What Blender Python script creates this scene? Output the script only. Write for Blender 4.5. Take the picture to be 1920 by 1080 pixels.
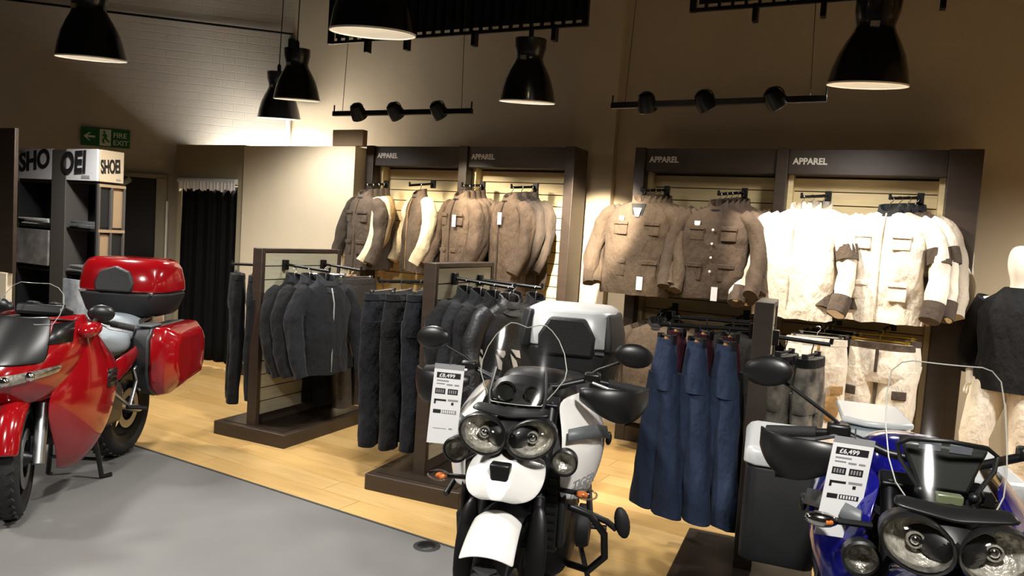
import bpy, bmesh, math, random
from mathutils import Vector, Matrix, noise
random.seed(7)
for o in list(bpy.data.objects): bpy.data.objects.remove(o)
S = bpy.context.scene
COL = S.collection
PI = math.pi
R = math.radians

# ------------------------------------------------------------------ camera
YAW, PITCH, ROLL, FPX, CAMH = R(26.3), R(3.88), R(3.714), 1397.0, 1.6
fw = Vector((-math.sin(YAW)*math.cos(PITCH), math.cos(YAW)*math.cos(PITCH), -math.sin(PITCH)))
rt = Vector((math.cos(YAW), math.sin(YAW), 0)); up = rt.cross(fw)
rt2 = rt*math.cos(ROLL)+up*math.sin(ROLL); up2 = up*math.cos(ROLL)-rt*math.sin(ROLL)
cd = bpy.data.cameras.new('camera'); cam = bpy.data.objects.new('camera', cd); COL.objects.link(cam)
cam.matrix_world = Matrix(((rt2.x, up2.x, -fw.x, 0), (rt2.y, up2.y, -fw.y, 0), (rt2.z, up2.z, -fw.z, CAMH), (0, 0, 0, 1)))
cd.sensor_width = 36; cd.lens = 36*FPX/1920; cd.clip_start = .05; cd.clip_end = 60
S.camera = cam
# ------------------------------------------------------------------ world and exposure
W = bpy.data.worlds.new('world'); S.world = W; W.use_nodes = True
W.node_tree.nodes['Background'].inputs[0].default_value = (.9, .85, .78, 1)
W.node_tree.nodes['Background'].inputs[1].default_value = .05
S.view_settings.view_transform = 'Standard'; S.view_settings.look = 'None'
S.view_settings.exposure = 0.15; S.view_settings.gamma = 1; S.view_settings.use_curve_mapping = False
PEND_W, TRACK_W = 50.0, 95.0          # watts of each pendant and each track spot
PEND_C, TRACK_C = (1, .965, .91), (1, .87, .68)

# ------------------------------------------------------------------ materials
def lin(h):
    if isinstance(h, str):
        h = [int(h[i:i+2], 16)/255 for i in (0, 2, 4)]
    return tuple(c/12.92 if c <= .04045 else ((c+.055)/1.055)**2.4 for c in h)
MATS = {}
def mat(name, col, rough=.6, metal=0, var=0., vscale=6., bump=0., bscale=60., coat=0., emit=0., spec=.5, col2=None, stretch=None, sheen=0., bdist=.01):
    if name in MATS: return MATS[name]
    m = bpy.data.materials.new(name); m.use_nodes = True; nt = m.node_tree; b = nt.nodes['Principled BSDF']
    c = lin(col); b.inputs['Base Color'].default_value = (*c, 1); b.inputs['Roughness'].default_value = rough
    b.inputs['Metallic'].default_value = metal; b.inputs['Specular IOR Level'].default_value = spec
    b.inputs['Coat Weight'].default_value = coat; b.inputs['Coat Roughness'].default_value = .04
    if sheen: b.inputs['Sheen Weight'].default_value = sheen
    if emit:
        b.inputs['Emission Color'].default_value = (*c, 1); b.inputs['Emission Strength'].default_value = emit
    if var or bump or col2:
        tc = nt.nodes.new('ShaderNodeTexCoord'); src = tc.outputs['Object']
        if stretch:
            mp = nt.nodes.new('ShaderNodeMapping'); mp.inputs['Scale'].default_value = stretch
            nt.links.new(src, mp.inputs['Vector']); src = mp.outputs['Vector']
        if var or col2:
            n = nt.nodes.new('ShaderNodeTexNoise'); n.inputs['Scale'].default_value = vscale; n.inputs['Detail'].default_value = 5
            nt.links.new(src, n.inputs['Vector'])
            r = nt.nodes.new('ShaderNodeValToRGB'); r.color_ramp.elements[0].position = .3; r.color_ramp.elements[1].position = .7
            c2 = lin(col2) if col2 else tuple(min(1, x*(1+var)) for x in c)
            c1 = c if col2 else tuple(x*(1-var) for x in c)
            r.color_ramp.elements[0].color = (*c1, 1); r.color_ramp.elements[1].color = (*c2, 1)
            nt.links.new(n.outputs['Fac'], r.inputs['Fac']); nt.links.new(r.outputs['Color'], b.inputs['Base Color'])
        if bump:
            n2 = nt.nodes.new('ShaderNodeTexNoise'); n2.inputs['Scale'].default_value = bscale; n2.inputs['Detail'].default_value = 4
            nt.links.new(src, n2.inputs['Vector'])
            bp = nt.nodes.new('ShaderNodeBump'); bp.inputs['Strength'].default_value = bump; bp.inputs['Distance'].default_value = bdist
            nt.links.new(n2.outputs['Fac'], bp.inputs['Height']); nt.links.new(bp.outputs['Normal'], b.inputs['Normal'])
    MATS[name] = m; return m
def clear_mat(name, tint=(1, 1, 1), refl=.55, rough=.05):
    m = bpy.data.materials.new(name); m.use_nodes = True; nt = m.node_tree; nt.nodes.clear()
    o = nt.nodes.new('ShaderNodeOutputMaterial'); t = nt.nodes.new('ShaderNodeBsdfTransparent'); t.inputs[0].default_value = (*tint, 1)
    g = nt.nodes.new('ShaderNodeBsdfGlossy'); g.inputs['Roughness'].default_value = rough
    f = nt.nodes.new('ShaderNodeFresnel'); f.inputs['IOR'].default_value = 1.45
    k = nt.nodes.new('ShaderNodeMath'); k.operation = 'MULTIPLY'; k.inputs[1].default_value = refl*1.6
    x = nt.nodes.new('ShaderNodeMixShader')
    nt.links.new(f.outputs[0], k.inputs[0]); nt.links.new(k.outputs[0], x.inputs[0])
    nt.links.new(t.outputs[0], x.inputs[1]); nt.links.new(g.outputs[0], x.inputs[2]); nt.links.new(x.outputs[0], o.inputs[0])
    MATS[name] = m; return m
M_black = mat('black plastic', '121212', .38, var=.15)
M_blackm = mat('matt black plastic', '17181a', .6, bump=.15, bscale=300)
M_rubber = mat('tyre rubber', '1a1a1a', .75, bump=.2, bscale=120)
M_seat = mat('black vinyl', '1c1c1d', .5, bump=.3, bscale=200)
M_chrome = mat('chrome', 'd8d8d8', .12, 1)
M_alu = mat('brushed aluminium', 'b8babb', .35, 1, bump=.05, bscale=200)
M_dmet = mat('dark steel', '3a3a3c', .4, .9)
M_bwood = mat('dark espresso laminate', '33281f', .45, var=.18, vscale=3, stretch=(1, 1, 8), bump=.1, bscale=40)
M_slat = mat('maple slat laminate', 'd8c496', .5, var=.07, vscale=4, stretch=(1, 1, 12))
M_slatg = mat('grey beige slat laminate', 'a9a38c', .5, var=.07, vscale=4, stretch=(1, 1, 12))
M_core = mat('slat groove', '40352a', .7)
M_metalb = mat('black powder coated steel', '101011', .35, .3)
M_white = mat('white gloss paint', 'eceae6', .18, coat=.6)
M_red = mat('red pearl paint', '8a0810', .16, coat=.9, var=.05)
M_blue = mat('blue gloss paint', '12126e', .16, coat=.9, var=.05)
M_silver = mat('silver lid plastic', 'd6d8d8', .3, .1)
M_grey = mat('grey vinyl seat', '8b949a', .42, bump=.2, bscale=220)
M_greyp = mat('grey plastic', '5c6062', .45)
M_amber = mat('amber lens', 'd8793a', .2, coat=.5)
M_clearlens = clear_mat('clear lens', (.96, .96, .96), .5)
M_screen = clear_mat('clear windscreen acrylic', (.93, .94, .95), .22, .1)
M_edge = clear_mat('acrylic edge', (.55, .58, .6), 1.0)
M_refl = mat('lamp reflector', '8f8a7e', .28, .55, bump=1., bscale=38, col2='e6e2d6', vscale=42)
M_gauge = mat('gauge face', '1b1e18', .5, coat=.1)
M_lcd = mat('display panel', '6d7355', .3, coat=.5)
M_paper = mat('white card', 'dedede', .55)
M_ink = mat('black ink', '161616', .6)
M_inkg = mat('grey ink', '8a8a8c', .6)
M_woodh = mat('wooden hanger', 'c98f4e', .45, var=.12, vscale=20)
M_wire = mat('hanger wire', 'bfbfbf', .25, 1)
M_spring = mat('brass hook', 'c9a94a', .3, .8)

# ------------------------------------------------------------------ mesh builder
class MB:
    def __init__(s): s.v = []; s.f = []
    def add(s, vs, fs):
        n = len(s.v); s.v += [Vector(v) for v in vs]; s.f += [tuple(i+n for i in f) for f in fs]; return s
    def box(s, c, d, rot=None):
        c = Vector(c); x, y, z = [k/2 for k in d]
        vs = [Vector(p) for p in ((-x,-y,-z),(x,-y,-z),(x,y,-z),(-x,y,-z),(-x,-y,z),(x,-y,z),(x,y,z),(-x,y,z))]
        if rot: 
            m = rot if isinstance(rot, Matrix) else (Matrix.Rotation(rot[2],3,'Z')@Matrix.Rotation(rot[1],3,'Y')@Matrix.Rotation(rot[0],3,'X'))
            vs = [m@v for v in vs]
        return s.add([c+v for v in vs], [(0,3,2,1),(4,5,6,7),(0,1,5,4),(1,2,6,5),(2,3,7,6),(3,0,4,7)])
    def bx(s, x0, x1, y0, y1, z0, z1): return s.box(((x0+x1)/2,(y0+y1)/2,(z0+z1)/2),(abs(x1-x0),abs(y1-y0),abs(z1-z0)))
    def loft(s, rings, cap0=True, cap1=True, closed=True):
        n = len(rings[0]); vs = [p for r in rings for p in r]; fs = []
        for i in range(len(rings)-1):
            for j in range(n if closed else n-1):
                k = (j+1) % n; fs.append((i*n+j, i*n+k, (i+1)*n+k, (i+1)*n+j))
        if cap0 and closed: fs.append(tuple(reversed(range(n))))
        if cap1 and closed: fs.append(tuple((len(rings)-1)*n+j for j in range(n)))
        return s.add(vs, fs)
    def grid(s, rows): return s.loft(rows, closed=False)
    def tube(s, pts, r, seg=10, cap=True, ry=None):
        pts = [Vector(p) for p in pts]; rings = []; prev = None
        for i, p in enumerate(pts):
            t = (pts[min(i+1, len(pts)-1)]-pts[max(i-1, 0)]).normalized()
            if prev is None:
                a = Vector((0,0,1)) if abs(t.z) < .9 else Vector((1,0,0)); u = t.cross(a).normalized()
            else: u = (prev-t*prev.dot(t)).normalized()
            prev = u; w = t.cross(u); q = r[i] if isinstance(r, (list, tuple)) else r
            q2 = q if ry is None else (ry[i] if isinstance(ry, (list, tuple)) else ry)
            rings.append([p+u*q*math.cos(2*PI*k/seg)+w*q2*math.sin(2*PI*k/seg) for k in range(seg)])
        return s.loft(rings, cap, cap)
    def lathe(s, prof, c=(0,0,0), axis='z', seg=24, cap=True):
        c = Vector(c); rings = []
        for r, h in prof:
            ring = []
            for k in range(seg):
                a = 2*PI*k/seg; x, y = r*math.cos(a), r*math.sin(a)
                ring.append(c+(Vector((x,y,h)) if axis == 'z' else Vector((y,h,x)) if axis == 'y' else Vector((h,x,y))))
            rings.append(ring)
        return s.loft(rings, cap, cap)
    def ell(s, c, d, seg=16, rings=10, rot=None):
        c = Vector(c); rs = []
        for i in range(rings+1):
            a = PI*i/rings; q = max(math.sin(a), .02)
            ring = [Vector((d[0]*q*math.cos(2*PI*k/seg), d[1]*q*math.sin(2*PI*k/seg), -d[2]*math.cos(a))) for k in range(seg)]
            if rot:
                m = Matrix.Rotation(rot[2],3,'Z')@Matrix.Rotation(rot[1],3,'Y')@Matrix.Rotation(rot[0],3,'X'); ring = [m@p for p in ring]
            rs.append([c+p for p in ring])
        return s.loft(rs)
    def prism(s, pts, a, b, plane='xz'):
        # pts: 2-D outline; extruded between a and b along the remaining axis
        def P(u, v, w): return {'xz': (u, w, v), 'yz': (w, u, v), 'xy': (u, v, w)}[plane]
        n = len(pts); vs = [P(*p, a) for p in pts]+[P(*p, b) for p in pts]
        fs = [tuple(range(n)), tuple(reversed(range(n, 2*n)))]+[(i, (i+1) % n+0, (i+1) % n+n, i+n) for i in range(n)]
        return s.add(vs, fs)
    def xf(s, m): s.v = [m@v for v in s.v]; return s
    def mirror_y(s):
        n = len(s.v); s.v += [Vector((v.x,-v.y,v.z)) for v in s.v[:n]]; s.f += [tuple(i+n for i in reversed(f)) for f in s.f]; return s
    def mesh(s, name, m, ang=40, smooth=True):
        me = bpy.data.meshes.new(name); me.from_pydata([tuple(v) for v in s.v], [], s.f); me.update()
        bm = bmesh.new(); bm.from_mesh(me); bmesh.ops.recalc_face_normals(bm, faces=bm.faces); bm.to_mesh(me); bm.free()
        if smooth:
            for p in me.polygons: p.use_smooth = True
            me.set_sharp_from_angle(angle=R(ang))
        if m: me.materials.append(m)
        return me
    def build(s, name, m, parent=None, bev=0, sub=0, sol=0, ang=40, label=None, bseg=2):
        o = bpy.data.objects.new(name, s.mesh(name, m, ang)); COL.objects.link(o); o.parent = parent
        if sol: md = o.modifiers.new('solid', 'SOLIDIFY'); md.thickness = sol; md.offset = 0
        if sub: md = o.modifiers.new('sub', 'SUBSURF'); md.levels = md.render_levels = sub
        if bev: md = o.modifiers.new('bevel', 'BEVEL'); md.width = bev; md.segments = bseg; md.limit_method = 'ANGLE'; md.angle_limit = R(35)
        if label: o['label'] = label
        return o
def link(name, me, parent=None, loc=(0,0,0), rot=(0,0,0)):
    o = bpy.data.objects.new(name, me); COL.objects.link(o); o.parent = parent; o.location = loc; o.rotation_euler = rot; return o
def tag(o, label, cat, group=None):
    o['label'] = label; o['category'] = cat
    if group: o['group'] = group
    return o
def thing(name, label, cat, loc=(0,0,0), rz=0, group=None, rot=None):
    o = bpy.data.objects.new(name, None); COL.objects.link(o); o.empty_display_size = .1
    o.location = loc; o.rotation_euler = rot if rot else (0, 0, rz); return tag(o, label, cat, group)
def struct(o): o['kind'] = 'structure'; return o
def text(name, s, size, m, parent=None, mw=None, ext=.002, off=0., label=None, align='LEFT', sx=1., shear=0.):
    cu = bpy.data.curves.new('text', 'FONT'); cu.body = s; cu.size = size; cu.extrude = ext; cu.offset = off; cu.align_x = align; cu.shear = shear
    t = bpy.data.objects.new('tmp', cu); COL.objects.link(t)
    me = bpy.data.meshes.new_from_object(t.evaluated_get(bpy.context.evaluated_depsgraph_get()))
    bpy.data.objects.remove(t); bpy.data.curves.remove(cu)
    me.transform(Matrix.Diagonal((sx, 1, 1, 1)))
    if mw is not None: me.transform(mw)
    me.materials.clear(); me.materials.append(m)
    o = link(name, me, parent)
    if label: o['label'] = label
    return o
def frame(o, xax, yax):          # matrix for text: x along xax, up along yax
    x = Vector(xax).normalized(); y = Vector(yax).normalized(); z = x.cross(y)
    return Matrix(((x.x,y.x,z.x,o[0]),(x.y,y.y,z.y,o[1]),(x.z,y.z,z.z,o[2]),(0,0,0,1)))
def copy_tree(o, parent=None):
    c = o.copy(); COL.objects.link(c); c.parent = parent
    for ch in [k for k in o.children]: copy_tree(ch, c)
    return c

# ================================================================== the setting
def wall_mat(name, col, brick=False, bump=.25):
    m = mat(name, col, .8, var=.05, vscale=1.5, bump=bump, bscale=90, spec=.25)
    if brick:
        nt = m.node_tree; b = nt.nodes['Principled BSDF']
        tc = nt.nodes.new('ShaderNodeTexCoord'); mp = nt.nodes.new('ShaderNodeMapping'); mp.inputs['Rotation'].default_value = (R(90), 0, 0)
        br = nt.nodes.new('ShaderNodeTexBrick'); br.inputs['Scale'].default_value = 1; br.inputs['Brick Width'].default_value = .24
        br.inputs['Row Height'].default_value = .085; br.inputs['Mortar Size'].default_value = .006; br.inputs['Mortar Smooth'].default_value = .6
        bp = nt.nodes.new('ShaderNodeBump'); bp.inputs['Strength'].default_value = .35; bp.inputs['Distance'].default_value = .006; bp.invert = True
        nt.links.new(tc.outputs['Object'], mp.inputs[0]); nt.links.new(mp.outputs[0], br.inputs['Vector'])
        nt.links.new(br.outputs['Fac'], bp.inputs['Height'])
        old = b.inputs['Normal'].links[0].from_socket
        nt.links.new(old, bp.inputs['Normal']); nt.links.new(bp.outputs['Normal'], b.inputs['Normal'])
    return m
M_wall = wall_mat('cream wall paint', 'bfae92')
M_wallb = wall_mat('painted brick wall', 'b3aa9a', True)
M_ceil = mat('dark ceiling', '2a2722', .9)
M_vinyl = mat('grey vinyl floor', '6e6d6b', .5, var=.07, vscale=2.2, bump=.06, bscale=250, spec=.4)
H = 4.4
A_FL = math.atan(-.065); FO = Vector((-2.98, 3.31, 0)); fx = Vector((math.cos(A_FL), math.sin(A_FL), 0)); fy = Vector((-fx.y, fx.x, 0))
def fl(u, v, z=0): p = FO+fx*u+fy*v; return (p.x, p.y, z)
m = MB(); m.prism([fl(-10, 0)[:2], fl(8, 0)[:2], fl(8, -9)[:2], fl(-10, -9)[:2]], -.06, 0, 'xy')
struct(m.build('floor', M_vinyl))
# timber floor: a dark bed with single planks on it
m = MB(); m.prism([fl(-10, 0)[:2], fl(8, 0)[:2], fl(8, 4.6)[:2], fl(-10, 4.6)[:2]], -.06, -.008, 'xy')
wf = struct(m.build('floor_timber', mat('floor bed', '8a6c42', .7)))
PW, PL = .185, 1.25
pms = []
for i, c in enumerate(('c4a066', 'cba86e', 'bd985e', 'c9a467')):
    mm = mat('oak plank %d' % i, c, .42, var=.10, vscale=2.2, stretch=(1.2, 14, 1), bump=.05, bscale=60, spec=.45)
    b = MB().bx(0, PL-.003, 0, PW-.002, -.008, .001); pms.append(b.mesh('plank', mm))
rnd = random.Random(3)
for j in range(19):
    u = -6.2+rnd.random()*PL
    while u < 5.2:
        p = fl(u, j*PW+.002)
        link('plank', pms[rnd.randrange(4)], wf, p, (0, 0, A_FL)); u += PL
trim = MB(); trim.box(fl(-1, -.004, .002), (18, .012, .006), (0, 0, A_FL)); struct(trim.build('trim_1', mat('floor edge strip', '4c4a44', .5)))
def wall(name, a, b, m, z0=-.06, z1=H, th=.12):
    # wall from a to b; the room lies to the right-hand side when walking from a to b
    a = Vector((*a, 0)); b = Vector((*b, 0)); d = (b-a); L = d.length; ang = math.atan2(d.y, d.x)
    mb = MB().bx(0, L, 0, th, z0, z1); o = mb.build(name, m); o.location = a; o.rotation_euler = (0, 0, ang); return struct(o)
P0 = Vector((-7.1, 5.75, 0)); WD = Vector((.763, .647, 0)); WA = math.atan2(.647, .763)
def wl(s): p = P0+WD*s; return (p.x, p.y)
CR = (-6.185, 6.525)
wall('wall_left', wl(-6), CR, M_wallb)
wall('wall_back', CR, (-2.3, 6.3), M_wall)
wall('wall_back_right', (-2.4, 6.3), (3.3, 6.3), M_wall)
m = MB().bx(-2.545, -2.17, 6.2, 6.36, -.06, H); struct(m.build('wall_pier', M_wall))
wall('wall_right', (3.2, 6.4), (3.2, -4.6), M_wall)
wall('wall_rear', (3.3, -4.5), (-11.8, -4.5), M_wall)
wall('wall_side', (-11.6, -4.6), (-11.6, 2.1), M_wall)
m = MB().bx(-11.8, 3.4, -4.7, 7.0, H, H+.1); struct(m.build('ceiling', M_ceil))
m = MB().bx(.56, 3.2, 6.24, 6.31, 1.21, 1.28); struct(m.build('trim_2', M_wall, bev=.012))
# conduit along the left wall and down its corner
m = MB(); m.tube([(-4.5, -.03, 3.71), (1.19, -.03, 3.72), (1.19, -.03, 3.45)], .012); 
o = m.build('trim_3', M_metalb); o.location = P0; o.rotation_euler = (0, 0, WA); struct(o)
m = MB().bx(1.15, 1.23, -.06, -.005, 3.35, 3.66); o = m.build('trim_4', M_metalb, bev=.005); o.location = P0; o.rotation_euler = (0, 0, WA); struct(o)
m = MB(); m.tube([(1.19, -.05, 0), (1.19, -.05, 3.4)], .03, 12)
o = m.build('trim_5', mat('painted pipe', 'b7b4aa', .5)); o.location = P0; o.rotation_euler = (0, 0, WA); struct(o)

# doorway with a dark curtain in the left wall
def onwall(o): o.location = P0; o.rotation_euler = (0, 0, WA); return o
d = struct(onwall(MB().bx(-.62, -.165, -.03, -.005, 0, 1.99).build('door_1', mat('dark doorway', '14110f', .7))))
dfm = mat('grey door frame', '8e8774', .6)
MB().bx(-.165, -.055, -.06, -.004, 0, 2.0).build('door_frame', dfm, d, bev=.006)
MB().bx(-.62, -.055, -.05, -.004, 1.99, 2.04).build('door_head', dfm, d, bev=.006)
MB().bx(-.055, -.035, -.09, -.004, 0, 1.75).build('door_edge', mat('white door edge', 'e6dfcf', .5), d, bev=.004)
MB().bx(-.33, -.19, -.16, -.03, 1.0, 1.12).build('letter_tray', mat('brown card', '7a654c', .7), d, bev=.006)

# ================================================================== suspended grilles
def grille(x0, x1, z0, label):
    t = thing('ceiling_grille', label, 'grille', ((x0+x1)/2, 5.0, z0)); w = (x1-x0)/2
    MB().bx(-w, w, -.012, .012, 0, .022).build('bottom_rail', M_metalb, t)
    for s in (-1, 1): MB().bx(s*w-.02, s*w+.02, -.02, .02, 0, H-z0).build('end_post', M_metalb, t)
    MB().bx(-w+.03, w-.03, .02, .03, .055, H-z0-.02).build('backing_board', mat('grille board', '0c0b0a', .8), t)
    n = int((x1-x0)/.082); bar = MB().bx(-.009, .009, -.012, .018, .02, H-z0).mesh('bar', M_metalb)
    for i in range(1, n): link('bar', bar, t, (-w+2*w*i/n, 0, 0))
    br = MB().bx(-.016, .016, -.03, .03, -.09, .02).mesh('bracket', M_metalb)
    for f in (.17, .34, .61, .9): link('bracket', br, t, (-w+2*w*f, 0, 0))
grille(-4.32, -2.03, 3.12, 'long black slatted grille hanging from the ceiling above the left wall bays')
grille(-1.27, 1.1, 3.16, 'black slatted grille cut off by the top edge, above the right wall bays')

# ================================================================== pendants
M_shade = mat('black enamel shade', '0d0d0e', .25, coat=.4)
M_shin = mat('white enamel inside', 'e8e4da', .5)
M_bulb = mat('lit lamp glass', 'fff1dc', .4, emit=6)
M_cord = mat('black cord', '0c0c0c', .6)
prof_o = [(.118, .49), (.126, .485), (.124, .42), (.112, .37), (.104, .335), (.118, .30), (.152, .24), (.184, .17), (.208, .09), (.225, .004)]
prof_i = [(.225, 0), (.221, .004), (.204, .09), (.18, .17), (.148, .24), (.114, .29)]
me_sh = MB().lathe(prof_o, seg=40, cap=False).lathe([(.001, .49), (.118, .49)], seg=40, cap=False).mesh('shade', M_shade, 50)
me_in = MB().lathe(prof_i+[(.001, .295)], seg=40, cap=False).mesh('shade_lining', M_shin, 50)
me_rim = MB().lathe([(.2265, -.003), (.2265, .006), (.2215, .006), (.2215, -.003), (.2265, -.003)], seg=40, cap=False).mesh('shade_rim', M_shin, 50)
me_bulb = MB().ell((0, 0, .13), (.06, .06, .085)).mesh('bulb', M_bulb)
me_cap = MB().lathe([(.02, .49), (.02, .55), (.008, .57)], seg=16).mesh('cord_grip', M_cord)
me_glint = MB().box((.0, -.108, .335), (.05, .02, .03)).mesh('glint_clip', M_chrome)  # chrome piece added in place of a bright reflection on the shade
def pendant(loc, label, power=1., tilt=7., sc=1.):
    t = thing('pendant_lamp', label, 'lamp', loc, 0, 'black bell pendant lamps')
    t.rotation_euler = Matrix.Rotation(R(tilt), 3, Vector((math.cos(YAW), math.sin(YAW), 0))).to_euler()
    t.scale = (sc, sc, sc)
    for n, me in (('shade', me_sh), ('shade_lining', me_in), ('shade_rim', me_rim), ('bulb', me_bulb), ('cord_grip', me_cap), ('glint_clip', me_glint)): link(n, me, t)
    MB().tube([(0, 0, .56), Matrix.Rotation(R(-tilt), 3, Vector((math.cos(YAW), math.sin(YAW), 0)))@Vector((0, 0, (H-loc[2])/sc-.02))], .005, 8).build('cord', M_cord, t)
    ld = bpy.data.lights.new('pendant_light', 'SPOT'); ld.energy = PEND_W*power*4; ld.color = PEND_C; ld.spot_size = R(146); ld.spot_blend = .75; ld.shadow_soft_size = .12
    lo = bpy.data.objects.new('pendant_light', ld); COL.objects.link(lo); lo.parent = t; lo.location = (0, 0, .02)
pendant((-5.10, 3.42, 2.66), 'black bell pendant lamp hanging at the upper left above the motorcycle with red paint', 1.0)
pendant((-2.51, 3.23, 2.625), 'largest black bell pendant, top cut off, in front of the long grille', 1.0)
pendant((-4.61, 4.94, 2.655), 'black bell pendant in front of another, over the fitting room', .5, 7., .86)
pendant((-5.95, 6.12, 2.71), 'black bell pendant half hidden behind another, in the wall corner', 1.2)
pendant((-2.318, 4.735, 2.545), 'black bell pendant hanging between the two track lights', .55, 7., .87)
pendant((-.18, 4.94, 2.635), 'black bell pendant hanging at the upper right over the white jackets', .5)
pendant((-2.6, 1.1, 2.64), 'assumed black bell pendant nearest the photographer, out of the picture to the left', 1.3)  # this and the next two pendants are unseen, assumed for the lit bikes and floor
pendant((.1, 1.0, 2.64), 'assumed black bell pendant nearest the photographer, out of the picture overhead', 1.3)
pendant((-5.2, .9, 2.64), 'assumed black bell pendant over the open floor, out of the picture at far left', 1.0)
pendant((1.9, 4.5, 2.64), 'added black bell pendant over the open floor, out of the picture at far right', 1.7)  # unseen pendant added to light the right-hand wall

# ================================================================== track lights
def track(a, b, label, heads, aims):
    a = Vector(a); b = Vector(b); c = (a+b)/2; t = thing('track_light', label, 'track light', c)
    h = (b-a)/2; L = h.length; ang = math.atan2(h.y, h.x)
    MB().box((0, 0, 0), (2*L, .036, .04), (0, -math.atan2(h.z, math.hypot(h.x, h.y)), ang)).build('rail', M_metalb, t, bev=.004)
    for s in (-1, 1):
        p = h*s*.99; MB().tube([p, p+Vector((0, 0, .07))], .006, 8).build('end_pin', M_metalb, t)
        q = h*s*.86; MB().tube([q, q+Vector((s*-.06, .02, H-c.z))], .0025, 6).build('suspension_wire', M_wire, t)
    for f, aim, e, ang_ in zip(heads, aims[0], aims[1], aims[2]):
        p = h*f+Vector((0, 0, 0)); dirv = (Vector(aim)-(c+p)).normalized()
        q = dirv.to_track_quat('Z', 'Y').to_matrix().to_4x4(); mw = Matrix.Translation(p+Vector((0, 0, .01)))@q
        hd = MB().lathe([(.02, -.075), (.045, -.06), (.062, -.01), (.066, .05), (.06, .055)], seg=20, cap=False).lathe([(.001, -.075), (.02, -.075)], seg=20, cap=False).xf(mw).build('lamp_head', M_metalb, t)
        MB().lathe([(.001, .035), (.056, .035)], seg=20, cap=False).xf(mw).build('lamp_glass', mat('lit spot glass', 'ffe9c8', .3, emit=12), hd)
        MB().tube([p+Vector((.055*math.cos(k), 0, .03+.055*math.sin(k))) for k in [i*PI/8 for i in range(9)]], .004, 6).build('yoke', M_wire, hd)
        ld = bpy.data.lights.new('track_spot', 'SPOT'); ld.energy = TRACK_W*e; ld.color = TRACK_C; ld.spot_size = R(ang_); ld.spot_blend = .45; ld.shadow_soft_size = .035
        lo = bpy.data.objects.new('track_spot', ld); COL.objects.link(lo); lo.parent = t
        lo.location = p+dirv*.075; lo.rotation_euler = dirv.to_track_quat('-Z', 'Y').to_euler()
track((-4.17, 4.9, 2.522), (-2.85, 4.9, 2.522), 'black track light with three spot heads before the left wall bays', (-.62, -.06, .55),
      (((-4.0, 5.8, 1.5), (-3.3, 5.85, 1.6), (-2.75, 5.9, 1.45)), (1.0, 1.1, 1.0), (58, 58, 56)))
track((-1.755, 4.9, 2.54), (-.39, 4.9, 2.555), 'black track light with three spot heads before the right wall bays', (-.64, -.07, .56),
      (((-1.45, 5.8, 1.1), (-.48, 5.6, 1.4), (.15, 5.7, 1.4)), (.7, 1.7, 1.1), (60, 48, 54)))

track((-2.1, 3.55, 3.02), (-.8, 3.55, 3.02), 'assumed black track light above the picture, added to brighten the pier between the wall bays', (-.3, .45),  # unseen track light, added to brighten the pier and the floor below it
      (((-2.26, 6.25, 1.35), (-1.9, 5.3, .1)), (22.0, 3.0), (24, 44)))
# ================================================================== fitting room
M_part = mat('dim partition taupe', 'a3997f', .75, var=.04, vscale=2, spec=.25)
M_partc = mat('bright partition cream', 'd8c9ae', .75, var=.03, vscale=2, spec=.25)  # brightness difference between the cubicle faces put into two colours
t = thing('fitting_room', 'cream and taupe fitting room cubicle with an open top, left of the wall bays', 'fitting room', (-5.9, 5.65, 0))
def tb(x0, x1, y0, y1, z0, z1): return MB().bx(x0+5.9, x1+5.9, y0-5.65, y1-5.65, z0, z1)
tb(-6.95, -6.90, 5.65, 5.72, 0, 2.0).build('door_jamb', M_part, t)
tb(-6.95, -5.926, 5.65, 5.72, 2.0, 2.365).build('door_header', M_part, t)
tb(-6.02, -5.926, 5.65, 5.72, 0, 2.0).build('door_jamb', M_part, t)
tb(-5.926, -4.51, 5.63, 5.70, .12, 2.355).build('front_panel', M_partc, t, label='cream front panel')
tb(-5.926, -4.51, 5.615, 5.70, 0, .12).build('skirting', M_bwood, t)
tb(-4.58, -4.51, 5.70, 6.30, 0, 2.355).build('side_panel', M_partc, t)
tb(-6.95, -6.90, 5.72, 5.86, 0, 2.365).build('side_panel', M_part, t)
# curtain
ct = thing('fitting_room_curtain', 'black floor length curtain hanging in the fitting room doorway', 'curtain', (-6.46, 5.69, 0))
rows = []
for i in range(12):
    z = .07+(1.87)*i/11; rr = []
    for k in range(73):
        f = k/72; sp = .86+.06*(1-i/11)
        rr.append((-.43*sp/.86+.86*sp/.86*f*1.0, .012+.028*math.sin(f*34+.5*math.sin(f*9))*(1-.3*i/11)-.012*math.sin(f*80), z))
    rows.append(rr)
MB().grid(rows).build('cloth', mat('black curtain cloth', '080808', .9, bump=.3, bscale=120, spec=.2), ct, sol=.004)
MB().tube([(-.45, 0, 1.955), (.45, 0, 1.955)], .012).build('rod', M_chrome, ct)
pv = thing('curtain_pelmet', 'white ruffled pelmet above the black fitting room curtain', 'pelmet', (-6.46, 5.62, 1.87))
rows = []
for i in range(5):
    z = .12-.12*i/4
    rows.append([(-.40+.84*k/96, .0+.008*math.sin(k*1.1)+.004*math.sin(k*2.7), z+(.03*abs(math.sin(k*.21+.4))+.01*math.sin(k*.9) if i == 4 else 0)) for k in range(97)])
MB().grid(rows).build('ruffle', mat('white pelmet cloth', 'e8e6e4', .8), pv, sol=.004)
MB().tube([(-.42, .02, .115), (.44, .02, .115)], .028, 12).build('roll', mat('white pelmet cloth', 'e8e6e4', .8), pv)
tag(MB().bx(-4.79, -4.43, 5.632, 5.70, 2.357, 2.51).build('small_sign_box', mat('brown card', '7a654c', .7), bev=.004), 'small brown box standing on top of the fitting room wall', 'box')

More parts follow.
